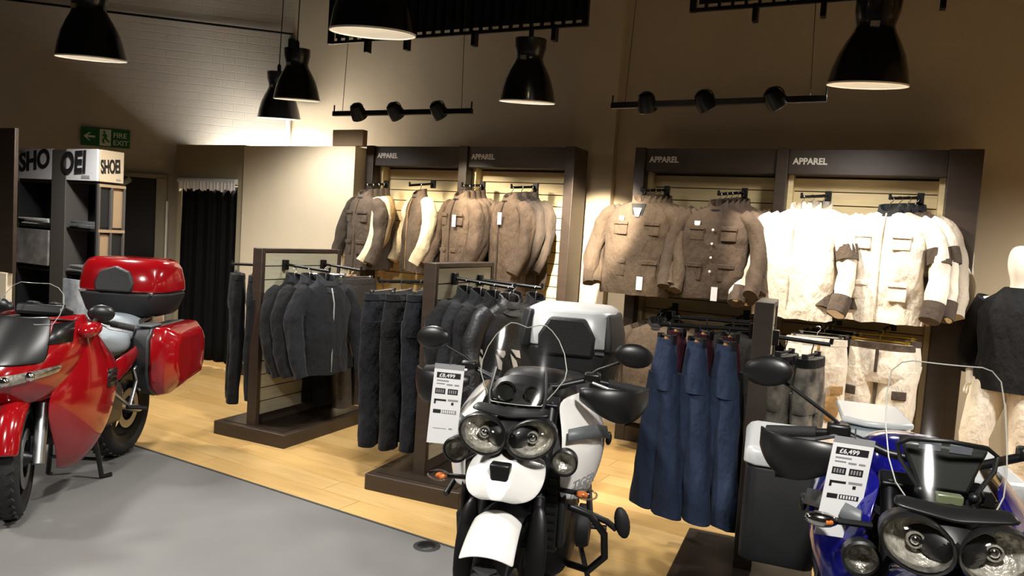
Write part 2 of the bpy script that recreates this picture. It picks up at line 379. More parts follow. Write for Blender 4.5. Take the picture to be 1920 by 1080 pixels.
t = thing('assumed_tube_lamp', 'assumed white tube lamp hidden inside the fitting room, added for the glow on the wall behind it', 'lamp', (-5.95, 5.86, 2.12))  # unseen lamp, assumed from the glow above the cubicle
MB().bx(-.75, .75, -.03, .03, -.05, 0).build('lamp_housing', M_shin, t, bev=.006)
MB().tube([(-.72, 0, .022), (.72, 0, .022)], .016, 12).build('tube', mat('lit tube', 'f4f6ff', .4, emit=14), t)
for s_ in (-1, 1): MB().box((s_*.735, 0, .015), (.03, .05, .05)).build('end_cap', M_shin, t, bev=.004)
ld = bpy.data.lights.new('assumed_tube_light', 'AREA'); ld.shape = 'RECTANGLE'; ld.size = 1.4; ld.size_y = .06; ld.energy = 20; ld.color = (.93, .96, 1)
lo = bpy.data.objects.new('assumed_tube_light', ld); COL.objects.link(lo); lo.parent = t; lo.location = (0, .02, .06); lo.rotation_euler = (R(180-32), 0, 0)
for k in (-.5, .5): MB().box((k, -.09, -.03), (.02, .14, .02)).build('bracket', M_dmet, t)

# ================================================================== fire exit sign
s = onwall(thing('fire_exit_sign', 'green fire exit sign with arrow and running man on the brick wall', 'sign')); 
G = mat('green sign plastic', '1c5f2c', .4); GW = mat('sign white', 'c9d6c4', .45)
MB().bx(-.93, -.45, -.03, -.004, 2.29, 2.485).build('board', G, s, bev=.003)
MB().bx(-.745, -.635, -.034, -.03, 2.30, 2.475).build('pictogram_panel', GW, s)
y0, y1 = -.038, -.03
ar = MB(); ar.prism([(-.90, 2.388), (-.85, 2.43), (-.83, 2.43), (-.868, 2.398), (-.79, 2.398), (-.79, 2.378), (-.868, 2.378), (-.83, 2.345), (-.85, 2.345)], y0, y1, 'xz'); ar.build('arrow', GW, s)
rm = MB(); rm.lathe([(.0005, -.039), (.012, -.039), (.012, -.034)], (-.70, 0, 2.447), 'y', 14)
rm.tube([(-.695, -.037, 2.43), (-.688, -.037, 2.385)], .011, 8); rm.tube([(-.688, -.037, 2.385), (-.712, -.037, 2.36), (-.70, -.037, 2.325)], .008, 8)
rm.tube([(-.688, -.037, 2.385), (-.665, -.037, 2.352), (-.645, -.037, 2.345)], .008, 8); rm.tube([(-.695, -.037, 2.425), (-.72, -.037, 2.405)], .006, 8); rm.tube([(-.695, -.037, 2.425), (-.67, -.037, 2.40)], .006, 8)
rm.build('running_man', G, s)
text('lettering', 'FIRE', .075, GW, s, frame((-.615, -.033, 2.395), (1, 0, 0), (0, 0, 1)), .002, .001)
text('lettering', 'EXIT', .075, GW, s, frame((-.615, -.033, 2.315), (1, 0, 0), (0, 0, 1)), .002, .001)
s = onwall(thing('wall_camera', 'small pale grey camera on an arm beside the dark doorway', 'camera'))
MB().tube([(-.50, -.10, 1.90), (-.41, -.15, 1.955)], .03, 12).build('camera_body', mat('pale grey plastic', '9a9c98', .4), s, bev=.004)
MB().tube([(-.49, -.095, 1.89), (-.50, -.02, 1.84)], .01, 8).build('arm', mat('pale grey plastic', '9a9c98', .4), s)

# ================================================================== bookcase with sign boards
M_bk = mat('black shelf laminate', '17181a', .5); M_tan = mat('tan board', '9a8163', .6); M_col = mat('dark grey column', '4c4844', .6)
bc = thing('display_bookcase', 'black open shelving unit with pigeonholes behind the motorcycle with red paint', 'shelving', (-6.46, 4.04, 0))
bX, bY = (-.56, .56), (0, .24)
for x in (-.56, -.185, .185, .54): pass
zs = [0, .30, .68, 1.04, 1.42, 1.82]
MB().bx(-.56, .56, .225, .24, 0, 1.82).build('back_panel', M_bk, bc)
for x in (-.56, .535): MB().bx(x, x+.025, 0, .225, 0, 1.82).build('upright', M_bk, bc, bev=.002)
MB().bx(-.045, .15, -.012, .2, 0, 2.1).build('centre_column', M_col, bc, bev=.004)
for z in zs:
    for (x0, x1) in ((-.535, -.047), (.152, .533)): MB().bx(x0, x1, .005, .222, z, z+.022).build('shelf', M_bk, bc, bev=.002)
# side face with tall narrow openings
for i, (z0, z1) in enumerate(((1.46, 1.80), (1.08, 1.40), (.72, 1.02))):
    for j, (a, b_) in enumerate(((.01, .105), (.125, .225))):
        MB().bx(.561, .565, a, b_, z0, z1).build('side_panel', M_tan if (i+j) % 2 else M_bk, bc)
for y in (.0, .11, .228): MB().bx(.5605, .585, y-.004, y+.012, .02, 1.82).build('side_strip', M_col, bc)
for z in (1.43, 1.05, 1.81): MB().bx(.5605, .586, -.002, .24, z-.012, z+.012).build('side_strip', M_tan, bc)
sg = thing('brand_sign_board', 'white sign board with bold black lettering on top of the black shelving unit', 'sign', (-6.46, 4.03, 1.842))
M_sgn = mat('white sign board', 'c9c9cc', .5); M_sgb = mat('beige sign board', 'bfae92', .5)
MB().bx(-.56, -.047, .0, .02, 0, .265).build('board', M_sgn, sg, bev=.003)
MB().bx(.152, .56, .0, .02, 0, .265).build('board', M_sgn, sg, bev=.003)
MB().bx(.545, .565, .022, .24, 0, .265).build('side_board', M_sgb, sg, bev=.003)
text('lettering', 'SHO', .225, M_ink, sg, frame((-.515, -.002, .065), (1, 0, .10), (-.02, 0, 1)), .002, .008, sx=.98)
text('lettering', 'OEI', .245, M_ink, sg, frame((.095, -.013, .06), (1, 0, .06), (.04, 0, 1)), .002, .008, sx=.88)
MB().bx(-.53, -.45, -.004, 0, .225, .245).build('small_print', M_inkg, sg); MB().bx(.36, .47, -.004, 0, .02, .045).build('small_print', M_inkg, sg)
text('lettering', 'SHOEI', .155, M_ink, sg, frame((.567, .03, .07), (0, 1, .12), (0, -.05, 1)), .002, .005, sx=.42)
MB().bx(.565, .568, .17, .21, .02, .035).build('small_print', M_inkg, sg)
def scribble(name, c1, c2, sc): return mat(name, c1, .5, col2=c2, vscale=sc)
tag(MB().bx(-7.0, -6.52, 4.018, 4.036, 1.09, 1.40).build('poster_panel', scribble('grey line art print', '8f8c8a', '5a5754', 9), bev=.002), 'grey printed poster panel on the left column of the black shelving', 'poster')
tag(MB().bx(-6.30, -5.94, 4.018, 4.036, .705, 1.0).build('poster_panel', scribble('pale blue line art print', 'd6dde4', '7f8a97', 8), bev=.002), 'pale printed poster panel low on the right column of the black shelving', 'poster')
rb = random.Random(5)
for (x0, x1, z, col, lab) in ((-6.98, -6.54, 1.445, 'c9cbc9', 'pile of white brochures on the upper left shelf of the black unit'),
                              (-6.28, -5.96, 1.445, '5f5f60', 'pile of grey brochures on the upper right shelf of the black unit'),
                              (-6.28, -5.96, 1.065, '8d8f90', 'pile of silver brochures on the lower right shelf of the black unit')):
    t = thing('brochure_pile', lab, 'brochures', ((x0+x1)/2, 4.12, z))
    for i in range(5):
        w = (x1-x0)*.46; MB().box((rb.uniform(-.02, .02), rb.uniform(-.015, .015), .006+.011*i), (w*1.9, .15, .009), (0, rb.uniform(-.01, .01), rb.uniform(-.08, .08))).build('brochure', mat('paper '+col, col, .35, var=.35, vscale=14), t)
# dark display board at the far left with pale cabinet below
t = thing('display_stand', 'dark brown display board on a pale cabinet at the left edge', 'display stand', (-6.3, 3.42, 0))
MB().bx(-.6, .385, -.04, -.01, 1.08, 2.18).build('board', M_bwood, t, bev=.004)
MB().bx(-.6, .33, -.05, -.005, .06, 1.08).build('cabinet', M_partc, t, bev=.006)
MB().bx(-.58, .31, -.04, -.01, 0, .06).build('plinth', M_bwood, t)

# ================================================================== wall bays
SLP = .1
def slat_mesh(w, m, th=.018): 
    h = .092
    return MB().prism([(-w/2, -h/2), (w/2, -h/2), (w/2, h/2), (-w/2, h/2)], -th, 0, 'xz').mesh('slat', m)
def arm_set(t, base, tip, org):
    b_ = Vector(base)-Vector(org); e = Vector(tip)-Vector(org); dv = (e-b_).normalized()
    a = MB().tube([b_, e], .011, 10).build('hang_arm', M_metalb, t)
    MB().box(b_+Vector((0, -.012, -.005)), (.045, .03, .075)).build('arm_bracket', M_metalb, a, bev=.003)
    MB().tube([e-dv*.005, e+Vector((0, 0, .03))], .009, 8).build('arm_stop', M_metalb, a)
def bay(x0, x1, yf, label, arms, last, m_sl, ztop=2.385, wpost=.085, low=(), wlast=.085):
    t = thing('wall_display_bay', label, 'display bay', ((x0+x1)/2, yf+.15, 0)); org = Vector(((x0+x1)/2, yf+.15, 0)); h = (x1-x0)/2
    MB().bx(-h, -h+wpost, -.15, .15, 0, ztop).build('post', M_bwood, t, bev=.004)
    if last: MB().bx(h-wlast, h, -.15, .15, 0, ztop).build('post', M_bwood, t, bev=.004)
    r0 = -h+wpost; r1 = h-wlast if last else h
    hd = MB().bx(r0, r1, -.12, .1, 2.20, ztop-.004).build('header_panel', M_bwood, t, bev=.003)
    text('lettering', 'APPAREL', .064, mat('sign letter white', 'd8d4cc', .5), hd, frame((r0+.03, -.123, 2.272), (1, 0, 0), (0, 0, 1)), .002, .002, sx=.92)
    MB().bx(r0, r1, .09, .11, .12, 2.2).build('core_board', M_core, t)
    MB().bx(r0, r1, -.15, .12, 0, .12).build('plinth', M_bwood, t, bev=.004)
    sm = slat_mesh(r1-r0-.012, m_sl); n = int((2.19-.14)/SLP)
    for i in range(n): link('slat', sm, t, ((r0+r1)/2, .085, 2.14-SLP*i))
    fr = MB().bx(r0, r0+.035, -.03, .088, .12, 2.2); fr.build('edge_strip', m_sl, t); MB().bx(r1-.035, r1, -.03, .088, .12, 2.2).build('edge_strip', m_sl, t)
    for a_, b_ in arms: arm_set(t, a_, b_, org)
    return t
ARM_L = [((-4.284, 5.85, 2.03), (-4.29, 5.53, 1.99)), ((-3.76, 5.85, 2.045), (-3.81, 5.53, 2.0)), ((-3.24, 5.85, 2.045), (-3.27, 5.53, 2.01)), ((-2.72, 5.85, 2.045), (-2.80, 5.53, 2.01))]
ARM_R = [((-1.59, 5.90, 2.055), (-1.70, 5.56, 2.02)), ((-.99, 5.90, 2.055), (-1.12, 5.56, 2.01)), ((-.40, 5.90, 2.05), (-.55, 5.56, 2.01)), ((.19, 5.90, 2.055), (.0, 5.56, 2.02))]
ARM_RL = [((-1.45, 5.90, 1.13), (-1.50, 5.55, 1.10)), ((-.90, 5.90, 1.13), (-.94, 5.55, 1.10)), ((-.25, 5.9, 1.16), (-.33, 5.55, 1.13)), ((.10, 5.90, 1.16), (0.02, 5.55, 1.13))]
bay(-4.505, -3.39, 5.79, 'leftmost wall bay with apparel header, next to the fitting room', ARM_L[:2], False, M_slat)
bay(-3.475, -2.36, 5.79, 'second wall bay with apparel header, left of the bright pier', ARM_L[2:], True, M_slat, wpost=.085)
bay(-1.86, -.69, 5.84, 'third wall bay with apparel header, holding brown jackets', ARM_R[:2]+ARM_RL[:2], False, M_slat)
bay(-.775, .535, 5.84, 'rightmost wall bay with apparel header, holding white jackets', ARM_R[2:]+ARM_RL[2:], True, M_slat, wlast=.20)

# ================================================================== gondolas (free standing double sided racks)
def gondola(loc, rz, label, base, plen, Ht, arms, m_sl, th=.085):
    # local: panel in the local y-z plane, x across; base = (x0, x1, y0, y1)
    t = thing('gondola_rack', label, 'display rack', loc, rz)
    x0, x1, y0, y1 = base
    b_ = MB().bx(x0, x1, y0, y1, .0, .10).build('base', M_bwood, t, bev=.006)
    MB().bx(x0+.05, x1-.05, y0+.05, y1-.05, .1001, .104).build('base_inlay', mat('dark base inlay', '2a221c', .35), b_)
    for y in (0, plen): MB().bx(-th/2, th/2, y-.02, y+.02, .10, Ht).build('post', M_bwood, t, bev=.004)
    MB().bx(-th/2, th/2, .021, plen-.021, Ht-.03, Ht).build('top_rail', M_bwood, t, bev=.004)
    MB().bx(-.012, .012, .02, plen-.02, .10, Ht-.03).build('core_board', M_core, t)
    n = int((Ht-.14)/SLP); sm = MB().bx(-.034, .034, .022, plen-.022, -.046, .046).mesh('slat', m_sl)
    for i in range(n): link('slat', sm, t, (0, 0, Ht-.08-SLP*i))
    for (xa, ya, za, xb, yb, zb) in arms:
        s_ = 1 if xb > xa else -1
        a = MB().tube([(xa, ya, za), (xb, yb, zb)], .011, 10).build('hang_arm', M_metalb, t)
        MB().box((xa+s_*.012, ya, za-.005), (.03, .045, .075)).build('arm_bracket', M_metalb, a, bev=.003)
        MB().tube([(xb, yb, zb), (xb+s_*.004, yb, zb+.03)], .009, 8).build('arm_stop', M_metalb, a)
    return t
gondola((-4.05, 4.03, 0), R(2), 'dark framed slatwall rack on a low base nearest the fitting room', (-.30, .37, -.08, .98), .88, 1.405,
        [(.04, .22, 1.29, .46, .22, 1.265), (.04, .66, 1.29, .42, .66, 1.265), (-.04, .14, 1.275, -.38, .12, 1.26), (-.04, .6, 1.275, -.36, .6, 1.26)], M_slatg)
gondola((-2.45, 3.84, 0), R(4), 'dark framed slatwall rack standing behind the motorcycle with white paint', (-.29, .36, -.17, .95), .83, 1.415,
        [(.04, .22, 1.32, .46, .22, 1.29), (.04, .6, 1.3, .5, .6, 1.28), (-.04, .16, 1.29, -.46, .14, 1.26), (-.04, .6, 1.29, -.36, .6, 1.26)], M_slatg)
gondola((-.475, 3.62, 0), R(4), 'dark framed rack with blue jeans, in front of the third wall bay', (-.31, .31, -.42, .40), .36, 1.375,
        [(-.04, .12, 1.23, -.50, .12, 1.21), (-.04, .27, 1.25, -.46, .27, 1.24), (.04, .2, 1.2, .30, .2, 1.19)], M_slatg)
# floor socket
t = thing('floor_socket_cover', 'round dark floor socket cover in the grey floor by the timber edge', 'floor cover', (-1.956, 3.17, 0))
MB().lathe([(.001, .004), (.06, .004), (.07, .001), (.07, 0)], seg=32).build('plate', M_blackm, t)
MB().lathe([(.001, .006), (.045, .006), (.048, .004)], seg=32).build('lid', M_metalb, t)

# ================================================================== garments
def wrinkle(me, amp, sc, seed, fold=0., zref=0):
    off = Vector((seed*7.3, seed*3.1, seed*1.7)); nv = [v.normal.copy() for v in me.vertices]
    for v, n in zip(me.vertices, nv):
        p = v.co; a = noise.noise(Vector((p.x*sc, p.y*sc, p.z*sc*.55))+off)*amp
        b = noise.noise(Vector((p.x*sc*2.3, p.y*sc*2.3, p.z*sc*.7))+off*2)*amp*.5
        g = min(1, max(0, (zref-p.z)/.15))
        v.co = p+n*(a+b+fold*math.sin(p.x*60+4*noise.noise(p*6+off))*g)*max(.25, g)
    me.update()
def sup(cx, cy, z, a, b, n=28, e=2.4, tx=0):
    r = []
    for k in range(n):
        t_ = 2*PI*k/n; c, s_ = math.cos(t_), math.sin(t_)
        r.append(Vector((cx+a*math.copysign(abs(c)**(2/e), c), cy+b*math.copysign(abs(s_)**(2/e), s_), z)))
    return r
GM = {}
def jacket_meshes(key, L, wd, dp, slv, seed, sl_bend=0., coll=.05):
    if key in GM: return GM[key]
    prof = [(-.090, .070, .055), (-.112, .115, .066), (-.135, .165, .074), (-.165, .203, .084), (-.22, .222, .096), (-.32, .225, .108), (-.45, .222, .112), (-.60, .226, .112), (-.74, .232, .112), (-.80, .234, .110)]
    rings = []; N = 26
    for i in range(N+1):
        f = i/N*(len(prof)-1); a = int(min(f, len(prof)-2)); q = f-a
        z, hw, hd = [prof[a][k]*(1-q)+prof[a+1][k]*q for k in range(3)]
        zz = -.09+(z+.09)*(L-.09)/.71
        rings.append(sup(0, .0, zz if z < -.17 else z, hw*wd/.46, hd*dp/.22))
    b = MB().loft(rings); body = b.mesh('body', None, 60); wrinkle(body, .022, 8, seed, .003, -.14)
    out = {'body': body}
    for s_, nm in ((-1, 'sr'), (1, 'sl')):
        w = wd/.46; k = 1+.3*math.sin(seed*2+s_)
        pts0 = [(.165, 0, -.150), (.215, 0, -.185), (.255, -.004, -.25), (.283, -.014, -.34), (.298, -.03-.02*k*sl_bend, -.44), (.302, -.05-.05*k*sl_bend, -.54), (.298, -.075-.09*k*sl_bend, -.63), (.29, -.095-.13*k*sl_bend, -.70)]
        rad0 = [.058, .068, .070, .067, .063, .060, .056, .053]
        pts, rad = [], []
        for i in range(25):
            f = i/24*7; a = int(min(f, 6)); q = f-a
            p = [pts0[a][j]*(1-q)+pts0[a+1][j]*q for j in range(3)]
            p[2] = -.15+(p[2]+.15)*slv/.55
            pts.append((s_*p[0]*w, p[1], p[2])); rad.append((rad0[a]*(1-q)+rad0[a+1]*q)*(.9+.1*w))
        me = MB().tube(pts, rad, 16, ry=[r_*.92 for r_ in rad]).mesh('sleeve', None, 60); wrinkle(me, .018, 12, seed+s_, 0, -.1); out[nm] = me
    cr = []
    for z, a, b_ in ((-.118, .098, .072), (-.09, .075, .062), (-.09+coll, .068, .058), (-.09+coll, .058, .048), (-.10, .06, .048)): cr.append([p+Vector((0, -.01 if p.y < -.03 else 0, (-.055 if z > -.1 else -.03)*max(0, -p.y/.055)**1.5+.012*max(0, p.y/.05))) for p in sup(0, -.002, z, a, b_, 28, 2)])
    out['collar'] = MB().loft(cr, False, False).mesh('collar', None, 60)
    out['neck'] = MB().loft([sup(0, -.004, -.085, .064, .05, 24, 2), [p+Vector((0, -.004, -.03 if p.y < 0 else 0)) for p in sup(0, -.012, -.088, .069, .062, 24, 2)]], True, False).mesh('neck_lining', None, 60)
    out['hook'] = MB().tube([(0, 0, -.10), (0, 0, -.035), (.004, 0, -.025), (.018, 0, -.014), (.02, 0, .004), (.008, 0, .016), (-.008, 0, .013), (-.013, 0, .002)], .0028, 6).mesh('hanger_hook', None, 60)
    GM[key] = out; return out
def wm(me, m):
    c = me.copy(); c.materials.clear(); c.materials.append(m); return c
MC = {}
def mm(me, m):
    k = (me.name, m.name)
    if k not in MC: MC[k] = wm(me, m)
    return MC[k]
def cloth(name, col, var=.12, rough=.85, **kw): return mat(name, col, rough, var=var, vscale=7, bump=.9, bscale=13, bdist=.035, sheen=.04, spec=.25, stretch=(1, 1, .55), **kw)
def front_y(x, dp): return -.108*dp/.22*(max(0, 1-abs(x/.24)**2.4))**(1/2.4)
def jacket(loc, rz, label, group, body, sleeve=None, key='std', L=.80, wd=.46, dp=.22, slv=.55, seed=1, collar=None, zipm=None, pocket=None, badge=None, tagc=None, patch=None, bend=.3, hookm=None, open_=False, tagpos=(.05, -.35), buttons=None, lean=0, lower_m=None):
    g = jacket_meshes(key, L, wd, dp, slv, seed, bend)
    t = thing('jacket', label, 'jacket', loc, 0, group); t.rotation_euler = (lean, 0, rz)
    link('body', mm(g['body'], body), t); sl = sleeve or body
    for n in ('sl', 'sr'): link('sleeve', mm(g[n], sl), t)
    link('neck_lining', mm(g['neck'], mat('neck lining', '0f0e0d', .9)), t)
    link('collar', mm(g['collar'], collar or body), t); link('hanger_hook', mm(g['hook'], hookm or M_wire), t)
    yf = lambda x: front_y(x*.46/wd, dp)
    if zipm:
        MB().tube([(0, -.060*dp/.22, -.10), (0, -.088*dp/.22, -.16), (0, yf(0)-.004, -.24), (0, yf(0)-.006, -.5*L/.8), (0, yf(0)-.004, -L+.02)], .006, 6).build('zip', zipm, t)
    if open_:
        mb = MB(); y = yf(0)-.012
        mb.prism([(-.055, -.10), (.055, -.10), (.004, -.40), (-.004, -.40)], y, y+.02, 'xz'); mb.v = [Vector((v.x, v.y+.045*max(0, (v.z+.24)/.14), v.z)) for v in mb.v]; mb.build('open_lining', mat('black lining', '131211', .8), t)
        mb = MB(); mb.prism([(-.032, -.135), (.032, -.135), (.012, -.20), (-.012, -.20)], y-.004, y+.006, 'xz'); mb.v = [Vector((v.x, v.y+.02, v.z)) for v in mb.v]; mb.build('hang_card', M_paper, t)
    if pocket:
        for s_ in (-1, 1):
            for (z, hh) in ((-.29, .10), (-.60*L/.8, .12)):
                x = s_*.105*wd/.46; y = yf(abs(x)+.03)-.004
                p = MB().box((x, y, z), (.11, .012, hh), (0, 0, s_*.22)).build('pocket', pocket, t, bev=.005)
                MB().box((x, y-.008, z+hh*.42), (.116, .01, .032), (0, 0, s_*.22)).build('pocket_flap', pocket, p, bev=.004)
    if lower_m:
        hb = MB().loft([sup(0, 0, -L*f_, .238*wd/.46+.008, .116*dp/.22+.008) for f_ in (.62, .75, .9, 1.01)], False, False); me = hb.mesh('lower_band', lower_m, 60); wrinkle(me, .012, 9, seed); link('lower_band', me, t)  # dark band round the bottom of the jacket
    if buttons:
        for i in range(4): MB().lathe([(.001, -.004), (.008, -.004), (.009, 0)], (.004, yf(0)-.008, -.26-.1*i), 'y', 10).build('button', buttons, t)
    if badge: MB().prism([(-.135, -.20), (-.095, -.20), (-.095, -.225), (-.115, -.245), (-.135, -.225)], yf(.135)-.009, yf(.135)-.004, 'xz').build('badge', badge, t)
    if tagc: MB().box((tagpos[0], yf(abs(tagpos[0]))-.016, tagpos[1]), (.045, .003, .10), (0, 0, .1)).build('price_label', tagc, t)
    if patch:
        for s_ in (-1, 1):
            kk = 1+.3*math.sin(seed*2+s_); zc = lambda z: -.15+(z+.15)*slv/.55
            MB().tube([(s_*.299*wd/.46, -.068-.08*kk*bend, zc(-.605)), (s_*.296*wd/.46, -.08-.10*kk*bend, zc(-.65)), (s_*.29*wd/.46, -.096-.131*kk*bend, zc(-.702))], [.066, .066, .062], 16).build('cuff', patch, t)
            w_ = wd/.46; me = MB().tube([(s_*.272*w_, -.009, -.15-.15*slv/.55), (s_*.283*w_, -.014, -.15-.19*slv/.55), (s_*.292*w_, -.024-.01*bend, -.15-.24*slv/.55)], [.072*(.9+.1*w_), .072*(.9+.1*w_), .069*(.9+.1*w_)], 16).mesh('sleeve_panel', patch, 60); wrinkle(me, .012, 12, seed); link('sleeve_panel', me, t)
    return t
def trouser_meshes(key, L, seed, wd=.40, dp=.12, fold=False):
    if key in GM: return GM[key]
    out = {}
    w = wd/2; d = dp/2
    if fold: rs = [(-.07, .055, .028), (-.12, .062, .038), (-.22, .075, .05), (-.32, .088, .055)]
    else: rs = [(-.07, w*.88, d*.85), (-.12, w*.93, d), (-.20, w*.98, d*1.1), (-.28, w, d*1.15), (-.33, w*.98, d*1.0)]
    top = []
    for i in range(13):
        f = i/12*(len(rs)-1); a = int(min(f, len(rs)-2)); q = f-a; z, hw, hd = [rs[a][k]*(1-q)+rs[a+1][k]*q for k in range(3)]
        top.append(sup(0, 0, z, hw, hd, 28, 2.6))
    b = MB().loft(top).mesh('hip_section', None, 60); wrinkle(b, .007, 11, seed, 0, -.1); out['top'] = b
    for s_, nm in ((-1, 'lr'), (1, 'll')):
        pts, rad, ry = [], [], []
        for i in range(22):
            f = i/21; z = -.24-(L-.24)*f
            if fold: x = s_*(.022+.058*f); r_ = .056+.03*f; r2 = .05; y = s_*.012
            else: x = s_*(w*.50+.012*math.sin(f*4+seed)); r_ = w*(.50-.10*f); r2 = d*(1.05-.25*f); y = .01*math.sin(f*5+seed*s_)
            pts.append((x, y, z)); rad.append(r_); ry.append(r2)
        rings = [sup(p[0], p[1], p[2], r_, r2, 18, 2.4) for p, r_, r2 in zip(pts, rad, ry)]
        me = MB().loft(rings).mesh('leg', None, 60); wrinkle(me, .010, 11, seed+s_*2, 0, -.2); out[nm] = me
    r0 = rs[0]; out['band'] = MB().loft([sup(0, 0, -.068, r0[1]*1.02, r0[2]*1.05), sup(0, 0, -.068, r0[1]*1.06, r0[2]*1.15), sup(0, 0, -.108, r0[1]*1.08, r0[2]*1.2), sup(0, 0, -.108, r0[1]*1.0, r0[2])], False, False).mesh('waistband', None, 40)
    hb = MB().tube([(-w*.8 if not fold else -.06, 0, -.055), (w*.8 if not fold else .06, 0, -.055)], .007, 8)
    hb.tube([(0, 0, -.055), (0, 0, -.03), (.016, 0, -.014), (.018, 0, .004), (.006, 0, .015), (-.01, 0, .010)], .0028, 6)
    for s_ in (-1, 1): hb.box((s_*(w*.7 if not fold else .05), 0, -.068), (.022, .026, .045))
    out['hanger'] = hb.mesh('clip_hanger', None, 40); GM[key] = out; return out
def trousers(loc, rz, label, group, m, key='tr', L=1.02, seed=2, wd=.40, dp=.12, fold=False, band=None, hook=None, knee=None, pocket=None, tie=None, leg2=None):
    g = trouser_meshes(key, L, seed, wd, dp, fold); t = thing('trousers', label, 'trousers', loc, rz, group)
    link('hip_section', mm(g['top'], m), t)
    for n in ('ll', 'lr'): link('leg', mm(g[n], leg2 or m), t)
    link('waistband', mm(g['band'], band or m), t); link('clip_hanger', mm(g['hanger'], hook or M_wire), t)
    if knee:
        for s_ in (-1, 1): MB().ell((s_*wd*.26, -dp*.42, -.24-(L-.24)*.42), (.06, .018, .10), 14, 8).build('knee_panel', knee, t)
    if pocket:
        for s_ in (-1, 1): MB().box((s_*wd*.33, -dp*.52, -.40), (.09, .014, .06), (0, 0, s_*.3)).build('thigh_pocket', pocket, t, bev=.006)
        MB().box((0, -dp*.60, -.18), (.02, .012, .16)).build('fly', pocket, t, bev=.004)
    if tie: MB().tube([(0, 0, -.06), (0, -.01, -.12)], .012, 8).build('hanger_peg', tie, t)
    return t

# --- left wall bays
C_taupe = cloth('taupe textile', '604f3f'); C_dtaupe = cloth('dark taupe textile', '463c33'); C_tan = cloth('tan suede textile', '9a7a50'); C_litslv = cloth('lit sleeve textile', 'd9c6a0', .06)  # cream: spotlight on the sleeves put into the cloth colour
C_brown = cloth('brown textile', '4f4235'); C_dbrown = cloth('dark brown textile', '44382e'); C_wht = cloth('white textile', 'e2d8c8', .05); C_lgrey = cloth('light grey textile', 'b3a796', .08)
C_blk = cloth('black textile', '0d0d0f'); C_blk2 = cloth('charcoal textile', '151619'); C_lea = mat('black leather', '1b1b1c', .45, var=.1, bump=.4, bscale=70)
C_lea2 = mat('dark grey leather', '2f2c2a', .4, var=.2, vscale=5, bump=.5, bscale=60)
C_denim = cloth('indigo denim', '2c3850', .14); C_maroon = cloth('maroon shirt cloth', '3a1320', .15); C_navy = cloth('navy denim', '0f1218')
C_ptch = cloth('grey patch', '4a3f36'); M_badge = mat('white badge', 'e9e4da', .5)
Z0 = -.022
def on_arm(arm, f): a, b_ = Vector(arm[0]), Vector(arm[1]); return (a.lerp(b_, f)-Vector((0, 0, .004)))
ORD = ['front', 'second', 'third', 'fourth', 'fifth', 'sixth']
def row(arm, fs, fn):
    for i, f in enumerate(fs): fn(i, on_arm(arm, f))
# leftmost cluster: dark front jacket, then brown ones, light on their sleeves put into the colour
def g1(i, p):
    if i == 0: jacket(p, R(-16), 'dark taupe jacket at the front of the arm nearest the fitting room', 'jackets in the left wall bays', C_dtaupe, key='a1', L=.76, wd=.42, seed=1, zipm=C_brown, pocket=C_dtaupe, bend=.2)
    else: jacket(p, R(-30-3*i), ORD[i]+' jacket from the front on the arm nearest the fitting room, brown with lit sleeves painted pale', 'jackets in the left wall bays', C_dtaupe if i < 3 else C_brown, C_litslv if i < 3 else C_tan, key='a%d' % (2+i % 2), L=.78, wd=.42, seed=2+i, bend=.45)
row(ARM_L[0], (.97, .68, .42, .18), g1)
jacket(on_arm(ARM_L[1], .55), R(-32), 'single brown jacket, its lit sleeves painted cream, alone on the second arm of the left bays', 'jackets in the left wall bays', C_brown, C_litslv, key='a6', L=.78, wd=.40, seed=9, bend=.35, zipm=C_tan)
def g3(i, p): jacket(p, R(-24-2*i), ('taupe jacket with a white label, front of the third arm of the left bays' if i == 0 else ORD[i]+' taupe jacket from the front on the third arm of the left bays'), 'jackets in the left wall bays', C_taupe, None, key='b%d' % (i % 2), L=.80, wd=.42, seed=11+i, zipm=C_dtaupe if i == 0 else None, pocket=C_taupe if i == 0 else None, tagc=M_paper if i == 0 else None, tagpos=(.07, -.30), bend=.5)
row(ARM_L[2], (.97, .70, .45, .2), g3)
def g4(i, p): jacket(p, R(-26+2*i), ('dark taupe jacket with a white label, front of the arm beside the bright pier' if i == 0 else ORD[i]+' dark jacket from the front on the arm beside the bright pier'), 'jackets in the left wall bays', (C_taupe, C_dtaupe, C_dtaupe)[i], None, key='c%d' % i, L=.86, wd=.42, seed=21+i, zipm=C_dbrown if i == 0 else None, tagc=M_paper if i == 0 else None, tagpos=(.02, -.26), bend=.5)
row(ARM_L[3], (.97, .6, .2), g4)
# --- right wall bays
def g5(i, p): jacket(p, R(4+2*i), ('open brown field jacket with white heart badge, front of the third bay left arm' if i == 0 else ORD[i]+' brown jacket from the front, behind the open field jacket'), 'brown jackets in the third wall bay', C_brown, None, key='d%d' % (i % 2), L=.79, wd=.52, dp=.24, seed=31+i, pocket=C_brown if i == 0 else None, badge=M_badge if i == 0 else None, open_=i == 0, tagc=M_paper if i == 0 else None, tagpos=(.06, -.70), bend=.35, slv=.58)
row(ARM_R[0], (.97, .76, .55, .34, .14), g5)
def g6(i, p): jacket(p, R(-2+3*i), ('buttoned brown jacket with white heart badge, front of the third bay right arm' if i == 0 else ORD[i]+' brown jacket from the front, behind the buttoned jacket'), 'brown jackets in the third wall bay', C_dbrown if i < 2 else C_brown, C_brown if i else None, key='e%d' % (i % 2), L=.76, wd=.50, dp=.22, seed=41+i, pocket=C_dbrown if i == 0 else None, badge=M_badge if i == 0 else None, buttons=M_badge if i == 0 else None, tagc=M_paper if i == 0 else None, tagpos=(.05, -.72), bend=.6)
row(ARM_R[1], (.97, .76, .55, .34, .14), g6)
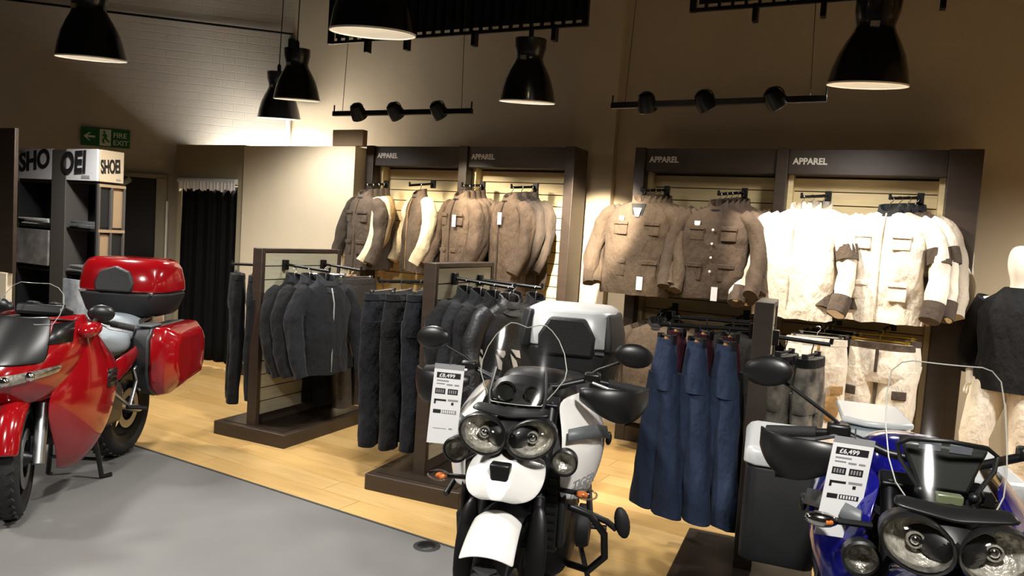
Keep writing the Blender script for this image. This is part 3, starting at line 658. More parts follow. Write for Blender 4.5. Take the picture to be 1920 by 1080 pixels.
def g7(i, p): jacket(p, R(-12+10*i), ('brightly lit white jacket, front of the rightmost bay left arm', 'second white jacket with grey patches, behind the brightly lit white one', 'third white jacket from the front on the rightmost bay left arm')[i], 'white jackets in the rightmost wall bay', C_wht, C_wht, key='f%d' % i, L=.84, wd=.54, dp=.26, seed=51+i, patch=C_ptch, zipm=C_lgrey, bend=.55, slv=.62, collar=C_lgrey, lower_m=C_dbrown if i else None)
row(ARM_R[2], (.97, .62, .2), g7)
def g8(i, p): jacket(p, R(-14+9*i), ('white and grey jacket with pockets, front of the rightmost bay right arm', 'second white jacket from the front on the rightmost bay right arm', 'grey jacket with white forearms on the rightmost bay right arm', 'last jacket, grey with white forearms, against the rightmost bay wall')[i], 'white jackets in the rightmost wall bay', (C_wht, C_lgrey, C_ptch, C_ptch)[i], (C_wht, C_wht, C_lgrey, C_wht)[i], key='h%d' % i, L=.82, wd=.52, dp=.24, seed=61+i, patch=C_ptch if i < 2 else None, pocket=C_wht if i == 0 else None, zipm=C_lgrey if i < 2 else None, collar=C_blk2, bend=.5, slv=.62, lower_m=C_dbrown if i else None)
row(ARM_R[3], (.97, .70, .42, .15), g8)
# lower tier of the right bays
def g9(i, p): jacket(p, R(4+6*i), ('brown jacket low in the third bay beside the white motorcycle top box', 'second brown jacket low in the third bay, left of the blue jeans', 'third brown jacket low in the third bay')[i], 'lower brown jackets', C_brown, None, key='i%d' % (i % 2), L=.84, wd=.50, seed=71+i, collar=C_blk, bend=.2)
row(ARM_RL[0], (.95, .55, .2), g9)
def g9b(i, p): jacket(p, R(6*i), ('dark jacket low in the third bay behind the blue jeans', 'second dark jacket low in the third bay behind the blue jeans')[i], 'lower dark jackets', C_blk, None, key='i%d' % (i % 2), L=.84, wd=.50, seed=71+i, bend=.2)
row(ARM_RL[1], (.9, .4), g9b)
C_camo = mat('grey camouflage cloth', '1d1d1e', .8, col2='8a8478', vscale=14, bump=.3)
def g10(i, p): trousers(p, R(-4+5*i), ('black riding trousers low in the rightmost bay beside the pale ones', 'second black riding trousers low in the rightmost bay')[i], 'trousers low in the rightmost bay', C_blk, key='k%d' % i, L=.95, seed=5+i, wd=.42, dp=.14, knee=C_blk2)
row(ARM_RL[2], (.9, .4), g10)
def g11(i, p): trousers(p, R(-6+6*i), ('white riding trousers with dark pockets low in the rightmost bay', 'second white riding trousers behind the first, rightmost bay')[i], 'trousers low in the rightmost bay', C_wht, key='l%d' % i, L=.92, seed=8+i, wd=.46, dp=.16, band=C_ptch, knee=C_lgrey, pocket=C_ptch, hook=M_spring)
row(ARM_RL[3], (.95, .45), g11)
trousers((-.36, 5.46, 1.12), R(14), 'cream riding trousers with brown knees, behind the blue motorcycle mirror', 'trousers low in the rightmost bay', C_wht, key='l3', L=.92, seed=12, wd=.42, dp=.15, knee=C_tan, pocket=C_tan)

# --- garments on the racks (hung on arms, so they face across the rack)
def rk(o, rz, x, y, z): c, s_ = math.cos(rz), math.sin(rz); return (o[0]+x*c-y*s_, o[1]+x*s_+y*c, z-.004)
LO, LR = (-4.05, 4.03), R(2); MO, MR = (-2.45, 3.84), R(4); RO, RR = (-.475, 3.62), R(4)
for i, (x, lab) in enumerate(((.43, 'charcoal jacket with a white zip, outermost on the rack nearest the fitting room'), (.28, 'second black jacket from the outside on the rack nearest the fitting room'), (.14, 'black jacket closest to the slatwall on the rack nearest the fitting room'))):
    jacket(rk(LO, LR, x, .22, 1.262+.02*(1-i/2)), R(90-8+5*i), lab, 'dark jackets on the left rack', (C_blk2, C_blk, C_blk)[i], None, key='m%d' % i, L=.76, wd=.45, dp=.2, seed=81+i, collar=cloth('dark grey collar', '2a2b2e'), zipm=mat('bright zip', 'b9b9b9', .35, .6) if i == 0 else None, bend=.3, slv=.6)
for i, (x, lab) in enumerate(((.38, 'grey leather trousers at the far end of the rack nearest the fitting room'), (.22, 'black trousers behind the grey leather ones on the rack nearest the fitting room'), (.1, 'innermost black trousers at the far end of the rack nearest the fitting room'))):
    trousers(rk(LO, LR, x, .66, 1.27), R(80-8*i), lab, 'dark trousers on the left rack', (C_lea2, C_blk, C_blk)[i], key='n%d' % i, L=1.08, seed=20+i, wd=.42, dp=.13, knee=C_lea2 if i == 0 else None)
h_ = thing('wooden_hanger', 'empty pale wooden hanger on the rack nearest the fitting room', 'hanger', rk(LO, LR, .33, .66, 1.268), R(55))
MB().tube([(-.19, 0, -.13), (-.10, 0, -.09), (-.03, 0, -.05), (0, 0, -.042), (.03, 0, -.05), (.10, 0, -.09), (.19, 0, -.13)], .009, 8, ry=.006).build('hanger_bar', M_woodh, h_)
MB().tube([(0, 0, -.045), (0, 0, -.025), (.016, 0, -.012), (.018, 0, .004), (.006, 0, .014), (-.01, 0, .009)], .0028, 6).build('hook', M_wire, h_)
trousers(rk(LO, LR, -.33, .13, 1.262), R(-40), 'long black trousers hanging alone in front of the fitting room curtain', 'black trousers on rack arms', C_blk, key='o', L=1.04, seed=31, wd=.34, dp=.11)
trousers(rk(LO, LR, -.12, .13, 1.268), R(-60), 'black trousers half hidden by the post of the rack nearest the fitting room', 'black trousers on rack arms', C_blk2, key='o2', L=1.0, seed=33, wd=.36, dp=.11)
for i, (x, lab) in enumerate(((-.43, 'outermost black trousers on the middle rack, leftmost of the row'), (-.29, 'second pair of black trousers from the left on the middle rack'), (-.15, 'third pair of black trousers from the left on the middle rack, next to the post'))):
    trousers(rk(MO, MR, x, .15, 1.262+.01*i), R(-82+5*i), lab, 'black trousers on the middle rack', (C_navy, C_blk, C_navy)[i], key='p%d' % i, L=1.05, seed=40+i, wd=.42, dp=.13, hook=M_wire)
for i, (x, lab) in enumerate(((-.32, 'black trousers at the back left of the middle rack'), (-.18, 'black trousers at the back of the middle rack next to the slatwall'))):
    trousers(rk(MO, MR, x, .6, 1.265), R(-84), lab, 'black trousers on the middle rack', C_blk, key='p%d' % i, L=1.05, seed=40+i, wd=.42, dp=.13)
MJ = []
for i, (x, lab) in enumerate(((.43, 'outermost black jacket on the middle rack behind the clear windscreen'), (.335, 'second black jacket from the outside on the middle rack'), (.235, 'third black jacket from the outside on the middle rack'), (.14, 'black jacket closest to the slatwall on the middle rack'))):
    MJ.append(jacket(rk(MO, MR, x, .22, 1.29+.02*(i/3)), R(90-30+4*i), lab, 'black jackets on the middle rack', (C_lea, C_blk, C_blk2, C_blk)[i], None, key='q%d' % i, L=.70, wd=.42, dp=.17, seed=91+i, bend=.3))
# white zigzag flashes printed on them
mw_ = mat('white flash print', 'd2d0cb', .6)
def flashes(t, xs, dp):
    for x in xs:
        y = front_y(abs(x), dp)-.018; d_ = .30*(-1 if x < 0 else 1)
        for k, q in enumerate((((0, -.36), (.07, -.372), (.082, -.42), (.048, -.41)), ((0, -.388), (.05, -.435), (.075, -.50), (.03, -.48)))):
            mb = MB().prism([(x+p[0], p[1]) for p in q], y-.003, y+.003, 'xz'); mb.v = [Vector((v.x, v.y+(v.x-x)*-d_*.5, v.z)) for v in mb.v]; mb.build('flash', mw_, t)
for t in MJ[:3]: flashes(t, (-.23, -.13, -.03, .07), .17)
for i, (x, lab) in enumerate(((.46, 'outermost black jacket on the far arm of the middle rack'), (.3, 'black jacket on the far arm of the middle rack near the slatwall'))):
    jacket(rk(MO, MR, x, .6, 1.28), R(64), lab, 'black jackets on the middle rack', C_blk, None, key='q%d' % (i+2), L=.70, wd=.42, dp=.17, seed=91+i, bend=.3)
# right rack: jeans with wooden pegs, maroon shirts between, camouflage trousers on the far side
for i, (x, y, lab) in enumerate(((-.46, .12, 'leftmost blue jeans on the rack by the third bay'), (-.31, .12, 'middle blue jeans of three on the rack by the third bay'), (-.17, .12, 'blue jeans nearest the dark post of the rack by the third bay'))):
    trousers(rk(RO, RR, x, y, 1.215), R(-36-3*i), lab, 'blue jeans on the right rack', C_denim, key='s%d' % i, L=.95, seed=50+i, fold=True, tie=M_woodh, hook=M_blackm)
for i, (x, lab) in enumerate(((-.44, 'maroon trousers behind the leftmost blue jeans'), (-.30, 'maroon trousers behind the middle blue jeans'), (-.17, 'dark maroon trousers beside the rack post'))):
    trousers(rk(RO, RR, x, .27, 1.24), R(-34-4*i), lab, 'maroon trousers on the right rack', C_maroon, key='t%d' % i, L=.88, seed=103+i, fold=True, tie=M_woodh, hook=M_blackm, leg2=C_navy)
for i, (x, y, lab) in enumerate(((.10, .2, 'grey camouflage trousers next to the post of the rack by the third bay'), (.22, .2, 'outer grey camouflage trousers on the rack by the third bay'))):
    trousers(rk(RO, RR, x, y, 1.19), R(78), lab, 'camouflage trousers on the right rack', C_camo, key='u%d' % i, L=.86, seed=60+i, wd=.28, dp=.10, hook=M_blackm, band=C_blk)

# ================================================================== motorcycles
def ering(cx, cy, cz, a, b, rot=0., lean=0., n=24, e=2.):
    r = []
    for k in range(n):
        t_ = 2*PI*k/n; c, s_ = math.cos(t_), math.sin(t_)
        y = a*math.copysign(abs(c)**(2/e), c); z = b*math.copysign(abs(s_)**(2/e), s_)
        yy = y*math.cos(rot)-z*math.sin(rot); zz = y*math.sin(rot)+z*math.cos(rot)
        r.append(Vector((cx-lean*zz, cy+yy, cz+zz)))
    return r
def wheel(t, name, x, z, Ro, w, rim, spokes=10, disc=.15, m_rim=None, ndisc=2):
    m_rim = m_rim or M_blackm; h = w/2
    wl_ = MB().lathe([(rim-.03, -h*.6), (rim, -h*.75), (rim+.012, -h*.8), (rim+.012, -h*.66), (rim-.012, -h*.4), (rim-.02, 0), (rim-.012, h*.4), (rim+.012, h*.66), (rim+.012, h*.8), (rim, h*.75), (rim-.03, h*.6), (rim-.036, 0), (rim-.03, -h*.6)], axis='y', seg=40, cap=False).build(name, m_rim, t); wl_.location = (x, 0, z)
    ty = [(rim+.004, -h*.7), (rim+.03, -h*.96), (Ro-.06, -h), (Ro-.03, -h*.88), (Ro-.012, -h*.6), (Ro-.002, -h*.25), (Ro, 0), (Ro-.002, h*.25), (Ro-.012, h*.6), (Ro-.03, h*.88), (Ro-.06, h), (rim+.03, h*.96), (rim+.004, h*.7)]
    MB().lathe(ty, axis='y', seg=56, cap=False).build('tyre', M_rubber, wl_)
    td = MB(); n = 34
    for i in range(n):
        a = 2*PI*i/n
        for s_ in (-1, 1):
            m4 = Matrix.Rotation(-a, 4, 'Y')@Matrix.Translation((0, s_*h*.36, Ro-.004-.003))@Matrix.Rotation(s_*.55, 4, 'Z')
            td.add([m4@Vector(v) for v in MB().box((0, 0, 0), (.022, h*.66, .012)).v], MB().box((0, 0, 0), (1, 1, 1)).f)
    tr = td.build('tread', mat('tread rubber', '232323', .8), wl_); tr['kind'] = 'stuff'
    hb = MB().lathe([(.02, -h-.02), (.035, -h*.9), (.05, -h*.4), (.05, h*.4), (.035, h*.9), (.02, h+.02)], axis='y', seg=20).build('hub', M_dmet, wl_)
    for i in range(spokes):
        a = 2*PI*i/spokes; MB().tube([(math.cos(a)*.04, 0, math.sin(a)*.04), (math.cos(a)*(rim-.02), 0, math.sin(a)*(rim-.02))], .011, 8, ry=.018).build('spoke', m_rim, wl_)
    for s_ in ((-1, 1) if ndisc == 2 else (1,)):
        MB().lathe([(disc*.62, s_*(h*.82)-.002), (disc, s_*(h*.82)-.002), (disc, s_*(h*.82)+.002), (disc*.62, s_*(h*.82)+.002), (disc*.62, s_*(h*.82)-.002)], axis='y', seg=36, cap=False).build('brake_disc', M_alu, wl_)
    return wl_
def fender(t, name, x, z, r, a0, a1, hw, m, drop=.03, n=12, sol=.005, parent=None, w1=None):
    rows = []
    for i in range(n+1):
        f = i/n; a = R(a0+(a1-a0)*f); ww = hw+((w1 if w1 else hw)-hw)*f
        rows.append([(x+(r-drop*abs(q)**2.2)*math.cos(a), q*ww, z+(r-drop*abs(q)**2.2)*math.sin(a)) for q in [k/5-1 for k in range(11)]])
    return MB().grid(rows).build(name, m, t, sol=sol, sub=1)
def lens_pair(t, c, a, b, rot, lean, name='headlight', depth=.10, bez=M_black):
    for s_ in (-1, 1):
        cx, cy, cz = c[0], c[1]*s_, c[2]; ro = rot*s_
        hs = MB().loft([ering(cx-depth, cy, cz, a*.6, b*.6, ro, lean), ering(cx-depth*.6, cy, cz, a*1.05, b*1.08, ro, lean), ering(cx+.004, cy, cz, a*1.14, b*1.17, ro, lean), ering(cx+.012, cy, cz, a*1.08, b*1.1, ro, lean), ering(cx+.004, cy, cz, a, b, ro, lean)], True, False).build(name, bez, t, ang=60)
        MB().loft([ering(cx+.004, cy, cz, a*1.0, b*1.0, ro, lean), ering(cx-.015, cy, cz, a*.93, b*.93, ro, lean), ering(cx-.035, cy, cz, a*.72, b*.72, ro, lean), ering(cx-.055, cy, cz, a*.42, b*.42, ro, lean), ering(cx-.062, cy, cz, a*.1, b*.1, ro, lean)], False, True).build('reflector', M_refl, hs, ang=80)
        MB().lathe([(.014, -.06), (.02, -.04), (.02, -.024), (.016, -.024), (.012, -.04)], (cx, cy, cz), 'x', 18, False).build('lamp_ring', M_refl, hs)
        MB().ell((cx-.03, cy, cz), (.013, .013, .013), 12, 8).build('bulb', M_chrome, hs)
        rg = [ering(cx+.004, cy, cz, a*1.02, b*1.02, ro, lean), ering(cx+.018, cy, cz, a*.85, b*.85, ro, lean), ering(cx+.027, cy, cz, a*.5, b*.5, ro, lean), ering(cx+.03, cy, cz, a*.05, b*.05, ro, lean)]
        MB().loft(rg, False, True).build('lens', M_clearlens, hs, ang=80)
def outline_tube(rows):
    top = rows[-1]; bot = rows[0]; L_ = [r[0] for r in rows]; R_ = [r[-1] for r in rows]
    return [Vector(p) for p in list(bot)+R_[1:]+list(reversed(top))[1:]+list(reversed(L_))[1:]]
def screen(t, prof, curv, dip=0., edge=.0018, n=13):
    rows = []
    for i, (z, hw, x) in enumerate(prof):
        rows.append([(x-curv*(q*hw)**2, q*hw, z-(dip*(1-abs(q)*1.6) if i == len(prof)-1 and abs(q) < .62 else 0)) for q in [2*k/(n-1)-1 for k in range(n)]])
    sc = MB().grid(rows).build('windscreen', M_screen, t, label='clear windscreen')
    MB().tube(outline_tube(rows), edge, 6).build('screen_edge', mat('pale acrylic edge', '9a9a92', .3), sc)
    return sc
def adv_bike(name, label, loc, rz, paint, tall=False, topbox=False, panniers=False, mir=(.36, 1.19), seatm=M_seat, script=None, ind=(.25, .77), bar_z=1.06):
    t = thing(name, label, 'motorcycle', (loc[0], loc[1], 0), rz)
    wheel(t, 'front_wheel', 0, .335, .335, .105, .235, 10, .15)
    wheel(t, 'rear_wheel', -1.52, .325, .325, .150, .215, 10, .12, ndisc=1)
    top = Vector((-.30, 0, 1.0)); ax = Vector((0, 0, .335))
    for s_ in (-1, 1):
        o_ = Vector((0, s_*.098, 0)); d_ = (top-ax)
        lo = MB().tube([ax+o_-d_*.04, ax+o_+d_*.42], .029, 14).build('fork_leg', M_blackm, t)
        MB().tube([ax+o_+d_*.42, top+o_], .024, 14).build('fork_tube', M_dmet, lo)
        MB().loft([ering(.045, s_*.118, .40, .018, .03), ering(.035, s_*.122, .47, .035, .05, 0, .0), ering(.0, s_*.122, .58, .036, .06), ering(-.03, s_*.118, .66, .03, .04), ering(-.045, s_*.115, .70, .012, .012)]).build('fork_guard', M_black, t, sub=1)
        MB().box((-.075, s_*.082, .39), (.07, .035, .11), (0, -.4, 0)).build('brake_caliper', M_dmet, t, bev=.008)
    MB().box((-.165, 0, .70), (.05, .24, .03), (0, .42, 0)).build('lower_yoke', M_blackm, t, bev=.006)
    MB().box((-.30, 0, 1.0), (.06, .25, .03), (0, .42, 0)).build('upper_yoke', M_dmet, t, bev=.006)
    fender(t, 'front_fender', 0, .335, .385, 80, 50, .080, paint, .04, w1=.088)
    fender(t, 'fender_tail', 0, .335, .372, 165, 78, .075, M_blackm, .04)
    # beak
    rows = []
    for (x, z, hw, dr) in ((-.05, .885, .118, .03), (.0, .88, .132, .045), (.05, .862, .134, .055), (.095, .83, .118, .055), (.125, .795, .085, .035), (.138, .768, .045, .012)):
        rows.append([(x-.035*max(0, abs(q)-.3)/.7, q*hw, z-1.15*dr*max(0, abs(q)-.34)/.66) for q in (-1, -.9, -.7, -.5, -.36, -.32, 0, .32, .36, .5, .7, .9, 1)])
    bk = MB().grid(rows).build('beak', paint, t, sol=.008, sub=2)
    MB().prism([(-.035, .875), (.035, .875), (.026, .80), (-.026, .80)], .06, .105, 'yz').build('beak_duct', M_black, bk, bev=.008)
    MB().loft([ering(-.05, 0, .79, .105, .07), ering(-.16, 0, .78, .13, .12)]).build('nose_shell', M_blackm, t)
    # headlights
    lens_pair(t, (.02, .082, .945), .076, .054, .30, .3)
    MB().loft([ering(.03, 0, .93, .035, .03), ering(-.02, 0, .945, .09, .06), ering(-.13, 0, .96, .15, .09)]).build('headlight_shell', M_black, t, sub=1)
    MB().loft([[Vector((.0-.5*(y*y), y, 1.000+.02*abs(y)/.15)) for y in [-.14+.028*k for k in range(11)]], [Vector((-.06-.5*y*y, y*.9, 1.025+.01*abs(y)/.15)) for y in [-.14+.028*k for k in range(11)]]], closed=False).build('headlight_brow', M_black, t, sol=.012, sub=1)
    # screen and instruments
    if tall:
        prof = [(1.015, .09, -.05), (1.05, .118, -.08), (1.10, .132, -.115), (1.17, .138, -.16), (1.25, .137, -.20), (1.31, .128, -.225), (1.335, .105, -.235), (1.343, .08, -.238)]
        sc = screen(t, prof, 2.2, 0)
        fr = MB().tube([(-.12, -.055, 1.03), (-.155, -.105, 1.10), (-.17, -.112, 1.135), (-.155, -.085, 1.155), (-.14, 0, 1.163), (-.155, .085, 1.155), (-.17, .112, 1.135), (-.155, .105, 1.10), (-.12, .055, 1.03)], .006, 8).build('screen_bracket', M_black, t)
        for s_ in (-1, 1): MB().ell((-.12, s_*.06, 1.035), (.014, .014, .014)).build('bracket_bolt', M_dmet, fr)
        cl = MB().loft([[Vector(p) for p in ((-.19, -.10, 1.14), (-.19, .10, 1.14), (-.16, .055, 1.03), (-.16, -.055, 1.03))], [Vector(p) for p in ((-.23, -.105, 1.15), (-.23, .105, 1.15), (-.21, .06, 1.03), (-.21, -.06, 1.03))]]).build('instrument_panel', M_gauge, t, bev=.008)
        for s_ in (-1, 1): MB().box((-.186, s_*.035, 1.138), (.012, .05, .022), (0, .3, 0)).build('panel_window', mat('grey panel window', '7e8288', .25, coat=.5), cl)
        MB().box((-.10, 0, 1.03), (.03, .06, .025)).build('trip_display', M_lcd, cl, bev=.004)
        MB().box((-.09, 0, 1.005), (.04, .12, .03)).build('panel_base', M_black, cl, bev=.008)
    else:
        prof = [(1.03, .088, -.09), (1.075, .125, -.115), (1.115, .152, -.14), (1.145, .155, -.157), (1.20, .140, -.185), (1.245, .115, -.21), (1.275, .088, -.226), (1.292, .064, -.236)]
        sc = screen(t, prof, 2.0, .012)
        cl = MB().loft([ering(-.16, 0, 1.05, .105, .035, 0, .6), ering(-.22, 0, 1.065, .11, .045, 0, .6)]).build('instrument_panel', M_black, t, bev=.006)
        for y, r_ in ((-.045, .034), (.05, .028)):
            MB().lathe([(r_, 0), (r_, .012), (r_*.86, .014), (r_*.84, .006), (.001, .006)], (-.155, y, 1.062), 'x', 24, False).build('dial', M_gauge, cl)
            MB().lathe([(r_*1.02, .008), (r_*1.08, .014), (r_*.9, .015)], (-.155, y, 1.062), 'x', 24, False).build('dial_ring', M_chrome, cl)
        for s_ in (-1, 1): MB().tube([(-.10, s_*.09, .99), (-.12, s_*.10, 1.06), (-.16, s_*.09, 1.14)], .006, 8).build('screen_bracket', M_black, t)
    # handlebar
    bz = bar_z
    MB().tube([(-.40, -.42, bz), (-.345, -.22, bz+.035), (-.30, -.11, bz+.005), (-.29, 0, bz-.005), (-.30, .11, bz+.005), (-.345, .22, bz+.035), (-.40, .42, bz)], .0125, 12).build('handlebar', M_dmet, t)
    for s_ in (-1, 1):
        MB().tube([(-.365, s_*.29, bz+.022), (-.402, s_*.425, bz-.001)], .018, 12).build('grip', M_rubber, t)
        MB().tube([(-.32, s_*.24, bz+.03), (-.285, s_*.30, bz+.02), (-.31, s_*.41, bz)], .006, 8).build('lever', M_alu, t)
        MB().box((-.34, s_*.235, bz+.045), (.05, .06, .035)).build('switch_block', M_black, t, bev=.008)
        gr = [ering(-.235, s_*.205, bz-.01, .02, .018), ering(-.235, s_*.25, bz-.02, .03, .035), ering(-.24, s_*.31, bz-.035, .04, .05), ering(-.255, s_*.37, bz-.045, .04, .056), ering(-.29, s_*.425, bz-.03, .025, .05), ering(-.35, s_*.445, bz-.005, .012, .03)]
        gg = []
        for k, ((gx, gy, gz, hz)) in enumerate(((-.25, .20, bz+.0, .022), (-.225, .25, bz-.01, .040), (-.225, .31, bz-.025, .058), (-.245, .37, bz-.035, .064), (-.29, .42, bz-.025, .052), (-.36, .445, bz, .026))):
            gg.append([(gx+.022*math.cos(q*1.4), s_*gy, gz+hz*math.sin(q*1.35)) for q in [k2/4-1 for k2 in range(9)]])
        MB().grid(gg).build('handguard', M_black, t, sol=.008, sub=2)
        my, mz = mir
        st = MB().tube([(-.345, s_*.235, bz+.06), (-.345, s_*.255, bz+.075), (-.34, s_*(my-.05), mz-.03), (-.335, s_*my, mz-.005)], .0055, 8).build('mirror_stalk', M_black, t)
        MB().ell((-.315, s_*(my+.02), mz+.012), (.022, .072, .044), 18, 10, (s_*-.12, 0, s_*.25)).build('mirror', M_black, t)
        il = ind
        MB().tube([(-.12, s_*.16, il[1]), (-.11, s_*(il[0]-.02), il[1])], .009, 8).build('indicator_stalk', M_black, t)
        il_ = MB().ell((-.105, s_*(il[0]+.012), il[1]), (.024, .042, .02), 14, 8).build('indicator', M_clearlens if not tall else M_chrome, t)
        MB().ell((-.098, s_*(il[0]+.0), il[1]), (.016, .022, .013), 12, 8).build('indicator_bulb', M_amber, il_)
        # auxiliary lamp
        fg = MB().lathe([(.02, -.05), (.042, -.035), (.046, .01), (.040, .014), (.038, .004)], (-.05, s_*.188, .862), 'x', 24, False).build('spot_lamp', M_black, t)
        MB().lathe([(.038, .004), (.028, -.015), (.008, -.028), (.001, -.028)], (-.05, s_*.188, .862), 'x', 24, False).build('lamp_reflector', M_refl, fg)
        MB().lathe([(.039, .006), (.03, .012), (.001, .015)], (-.05, s_*.188, .862), 'x', 24, False).build('lamp_glass', M_clearlens, fg)
        # shroud
        S_ = [[(-.22, .12, 1.035), (-.33, .18, 1.045), (-.50, .205, 1.03), (-.70, .19, .99)], [(-.15, .155, .96), (-.27, .235, .965), (-.46, .275, .95), (-.67, .24, .92)], [(-.11, .165, .88), (-.22, .262, .87), (-.40, .305, .85), (-.56, .275, .85)],
              [(-.11, .165, .80), (-.21, .255, .78), (-.34, .29, .77), (-.43, .27, .78)], [(-.13, .165, .73), (-.21, .235, .705), (-.28, .26, .71), (-.33, .255, .73)], [(-.15, .17, .70), (-.205, .22, .685), (-.25, .24, .69), (-.28, .24, .71)]]
        sh = MB().grid([[(p[0], p[1]*s_, p[2]) for p in r_] for r_ in S_]).build('tank_shroud', paint, t, sol=.008, sub=2)
        MB().grid([[(-.135, s_*.185, .955), (-.25, s_*.262, .955), (-.40, s_*.295, .915)], [(-.115, s_*.187, .92), (-.225, s_*.272, .915), (-.36, s_*.308, .88)]]).build('shroud_recess', M_greyp, sh, sol=.006)
        MB().ell((-.42, s_*.305, .865), (.04, .012, .025)).build('shroud_cap', M_black, sh)
        # crash bars and pegs
        kb = 1. if s_ > 0 or tall else .66
        cb = MB().tube([(-.24, s_*.15, .66), (-.235, s_*.27*kb, .63), (-.25, s_*.325*kb, .56), (-.29, s_*.33*kb, .46), (-.36, s_*.27*kb, .37), (-.48, s_*.18, .33)], .0135, 12).build('crash_bar', M_black, t)
        MB().tube([(-.24, s_*.27, .63), (-.40, s_*.24, .72), (-.45, s_*.17, .76)], .0115, 10).build('bar_brace', M_black, cb)
        if s_ > 0: MB().tube([(-.26, s_*.26, .625), (-.27, s_*.33, .60), (-.275, s_*.365, .575)], .012, 8).build('bar_arm', M_black, cb)
        if s_ > 0: MB().ell((-.265, s_*.385, .605), (.022, .028, .058), 14, 8, (s_*.25, 0, 0)).build('bar_bobbin', M_blackm, cb)
        MB().tube([(-.82, s_*.16, .36), (-.83, s_*.30, .36)], .012, 8).build('foot_peg', M_dmet, t)
        MB().tube([(-.36, s_*.11, .98), (-.55, s_*.15, .70), (-.75, s_*.15, .52), (-.95, s_*.14, .42)], .022, 10).build('frame_tube', M_blackm, t)
        MB().tube([(-.70, s_*.13, .76), (-1.0, s_*.13, .80), (-1.45, s_*.11, .86)], .014, 10).build('subframe_tube', M_blackm, t)
        MB().tube([(-.95, s_*.09, .40), (-1.52, s_*.105, .325)], .03, 10, ry=.02).build('swingarm', M_dmet, t)
        MB().bx(-.24, -.15, s_*.165, s_*.19, .52, .74).build('radiator_cowl', M_blackm, t, bev=.01)
    if script:
        text('lettering', script, .046, M_inkg, t, frame((-.128, .212, .742), (-.64, .58, .22), (-.1, .12, 1)), .001, .001, sx=.8, label='grey model lettering')
    rd = MB().bx(-.20, -.16, -.165, .165, .50, .80).build('radiator', mat('radiator black', '141414', .5), t, bev=.005)
    for i in range(9): MB().bx(-.16, -.156, -.155, .155, .52+.03*i, .528+.03*i).build('radiator_fin', M_dmet, rd)
    MB().loft([ering(-.34, 0, .93, .11, .10, 0, 0, 24, 3), ering(-.45, 0, .97, .155, .13, 0, 0, 24, 3), ering(-.62, 0, .97, .16, .12, 0, 0, 24, 3), ering(-.80, 0, .92, .12, .09, 0, 0, 24, 3)]).build('fuel_tank', paint if tall else M_black, t, sub=1)
    MB().loft([ering(-.74, 0, .875, .09, .05, 0, 0, 24, 2.6), ering(-.85, 0, .87, .14, .055, 0, 0, 24, 2.6), ering(-1.05, 0, .875, .16, .05, 0, 0, 24, 2.6), ering(-1.15, 0, .90, .155, .05, 0, 0, 24, 2.6), ering(-1.4, 0, .915, .13, .045, 0, 0, 24, 2.6), ering(-1.48, 0, .92, .09, .03, 0, 0, 24, 2.6)]).build('seat', seatm, t, sub=1)
    MB().loft([ering(-1.0, 0, .79, .12, .07, 0, 0, 20, 3), ering(-1.3, 0, .83, .11, .06, 0, 0, 20, 3), ering(-1.6, 0, .88, .07, .04, 0, 0, 20, 3)]).build('tail_unit', M_blackm, t)
    MB().box((-1.63, 0, .86), (.02, .14, .05)).build('tail_light', M_amber if tall else mat('red lens', '8c1414', .2, coat=.6), t, bev=.01)
    MB().grid([[(-1.6, -.08, .82), (-1.6, .08, .82)], [(-1.78, -.09, .55), (-1.78, .09, .55)]]).build('rear_mudguard', M_blackm, t, sol=.008)
    en = MB().loft([ering(-.34, 0, .44, .13, .10, 0, 0, 20, 4), ering(-.42, 0, .42, .19, .16, 0, 0, 20, 4), ering(-.70, 0, .42, .20, .16, 0, 0, 20, 4), ering(-.9, 0, .40, .15, .13, 0, 0, 20, 4)]).build('engine_case', M_dmet, t, sub=1)
    MB().box((-.40, 0, .62), (.22, .36, .22), (0, .35, 0)).build('cylinder_head', M_blackm, en, bev=.02)
    for s_ in (-1, 1): MB().lathe([(.001, .0), (.08, .0), (.09, -.02*s_), (.09, -.05*s_)], (-.72, s_*.235, .40), 'y', 24, False).build('engine_cover', M_blackm, en)
    MB().bx(-.75, -.28, -.13, .13, .20, .26).build('bash_plate', M_alu, t, bev=.02)
    for y in (-.08, 0, .08): MB().tube([(-.30, y, .56), (-.25, y, .46), (-.27, y, .32), (-.40, y, .26)], .019, 10).build('exhaust_header', M_dmet, t)
    MB().tube([(-.95, -.17, .40), (-1.15, -.20, .52), (-1.25, -.21, .58), (-1.70, -.23, .70)], [.022, .03, .055, .05], 16).build('silencer', M_alu, t)
    MB().tube([(-.92, .16, .30), (-.86, .26, .02)], .012, 8).build('side_stand', M_dmet, t)
    if topbox:
        x0, x1 = -1.34, -1.76
        MB().bx(-1.72, -1.40, -.13, .13, .90, .925).build('luggage_rack', M_dmet, t, bev=.006)
        MB().loft([[Vector((x, y, z)) for x, y in ((x0-.03, -.20*k), (x0, -.13*k), (x0, .13*k), (x0-.03, .20*k), (x0-.15, .265*k), (x1+.03, .265*k), (x1, .2*k), (x1, -.2*k), (x1+.03, -.265*k), (x0-.15, -.265*k))] for z, k in ((.83, .82), (.86, .9), (1.0, .98), (1.06, 1.0))]).build('top_box', M_blackm, t, bev=.012, label='black top box with silver lid')
        tbx = [o for o in t.children if o.name.startswith('top_box')][-1]
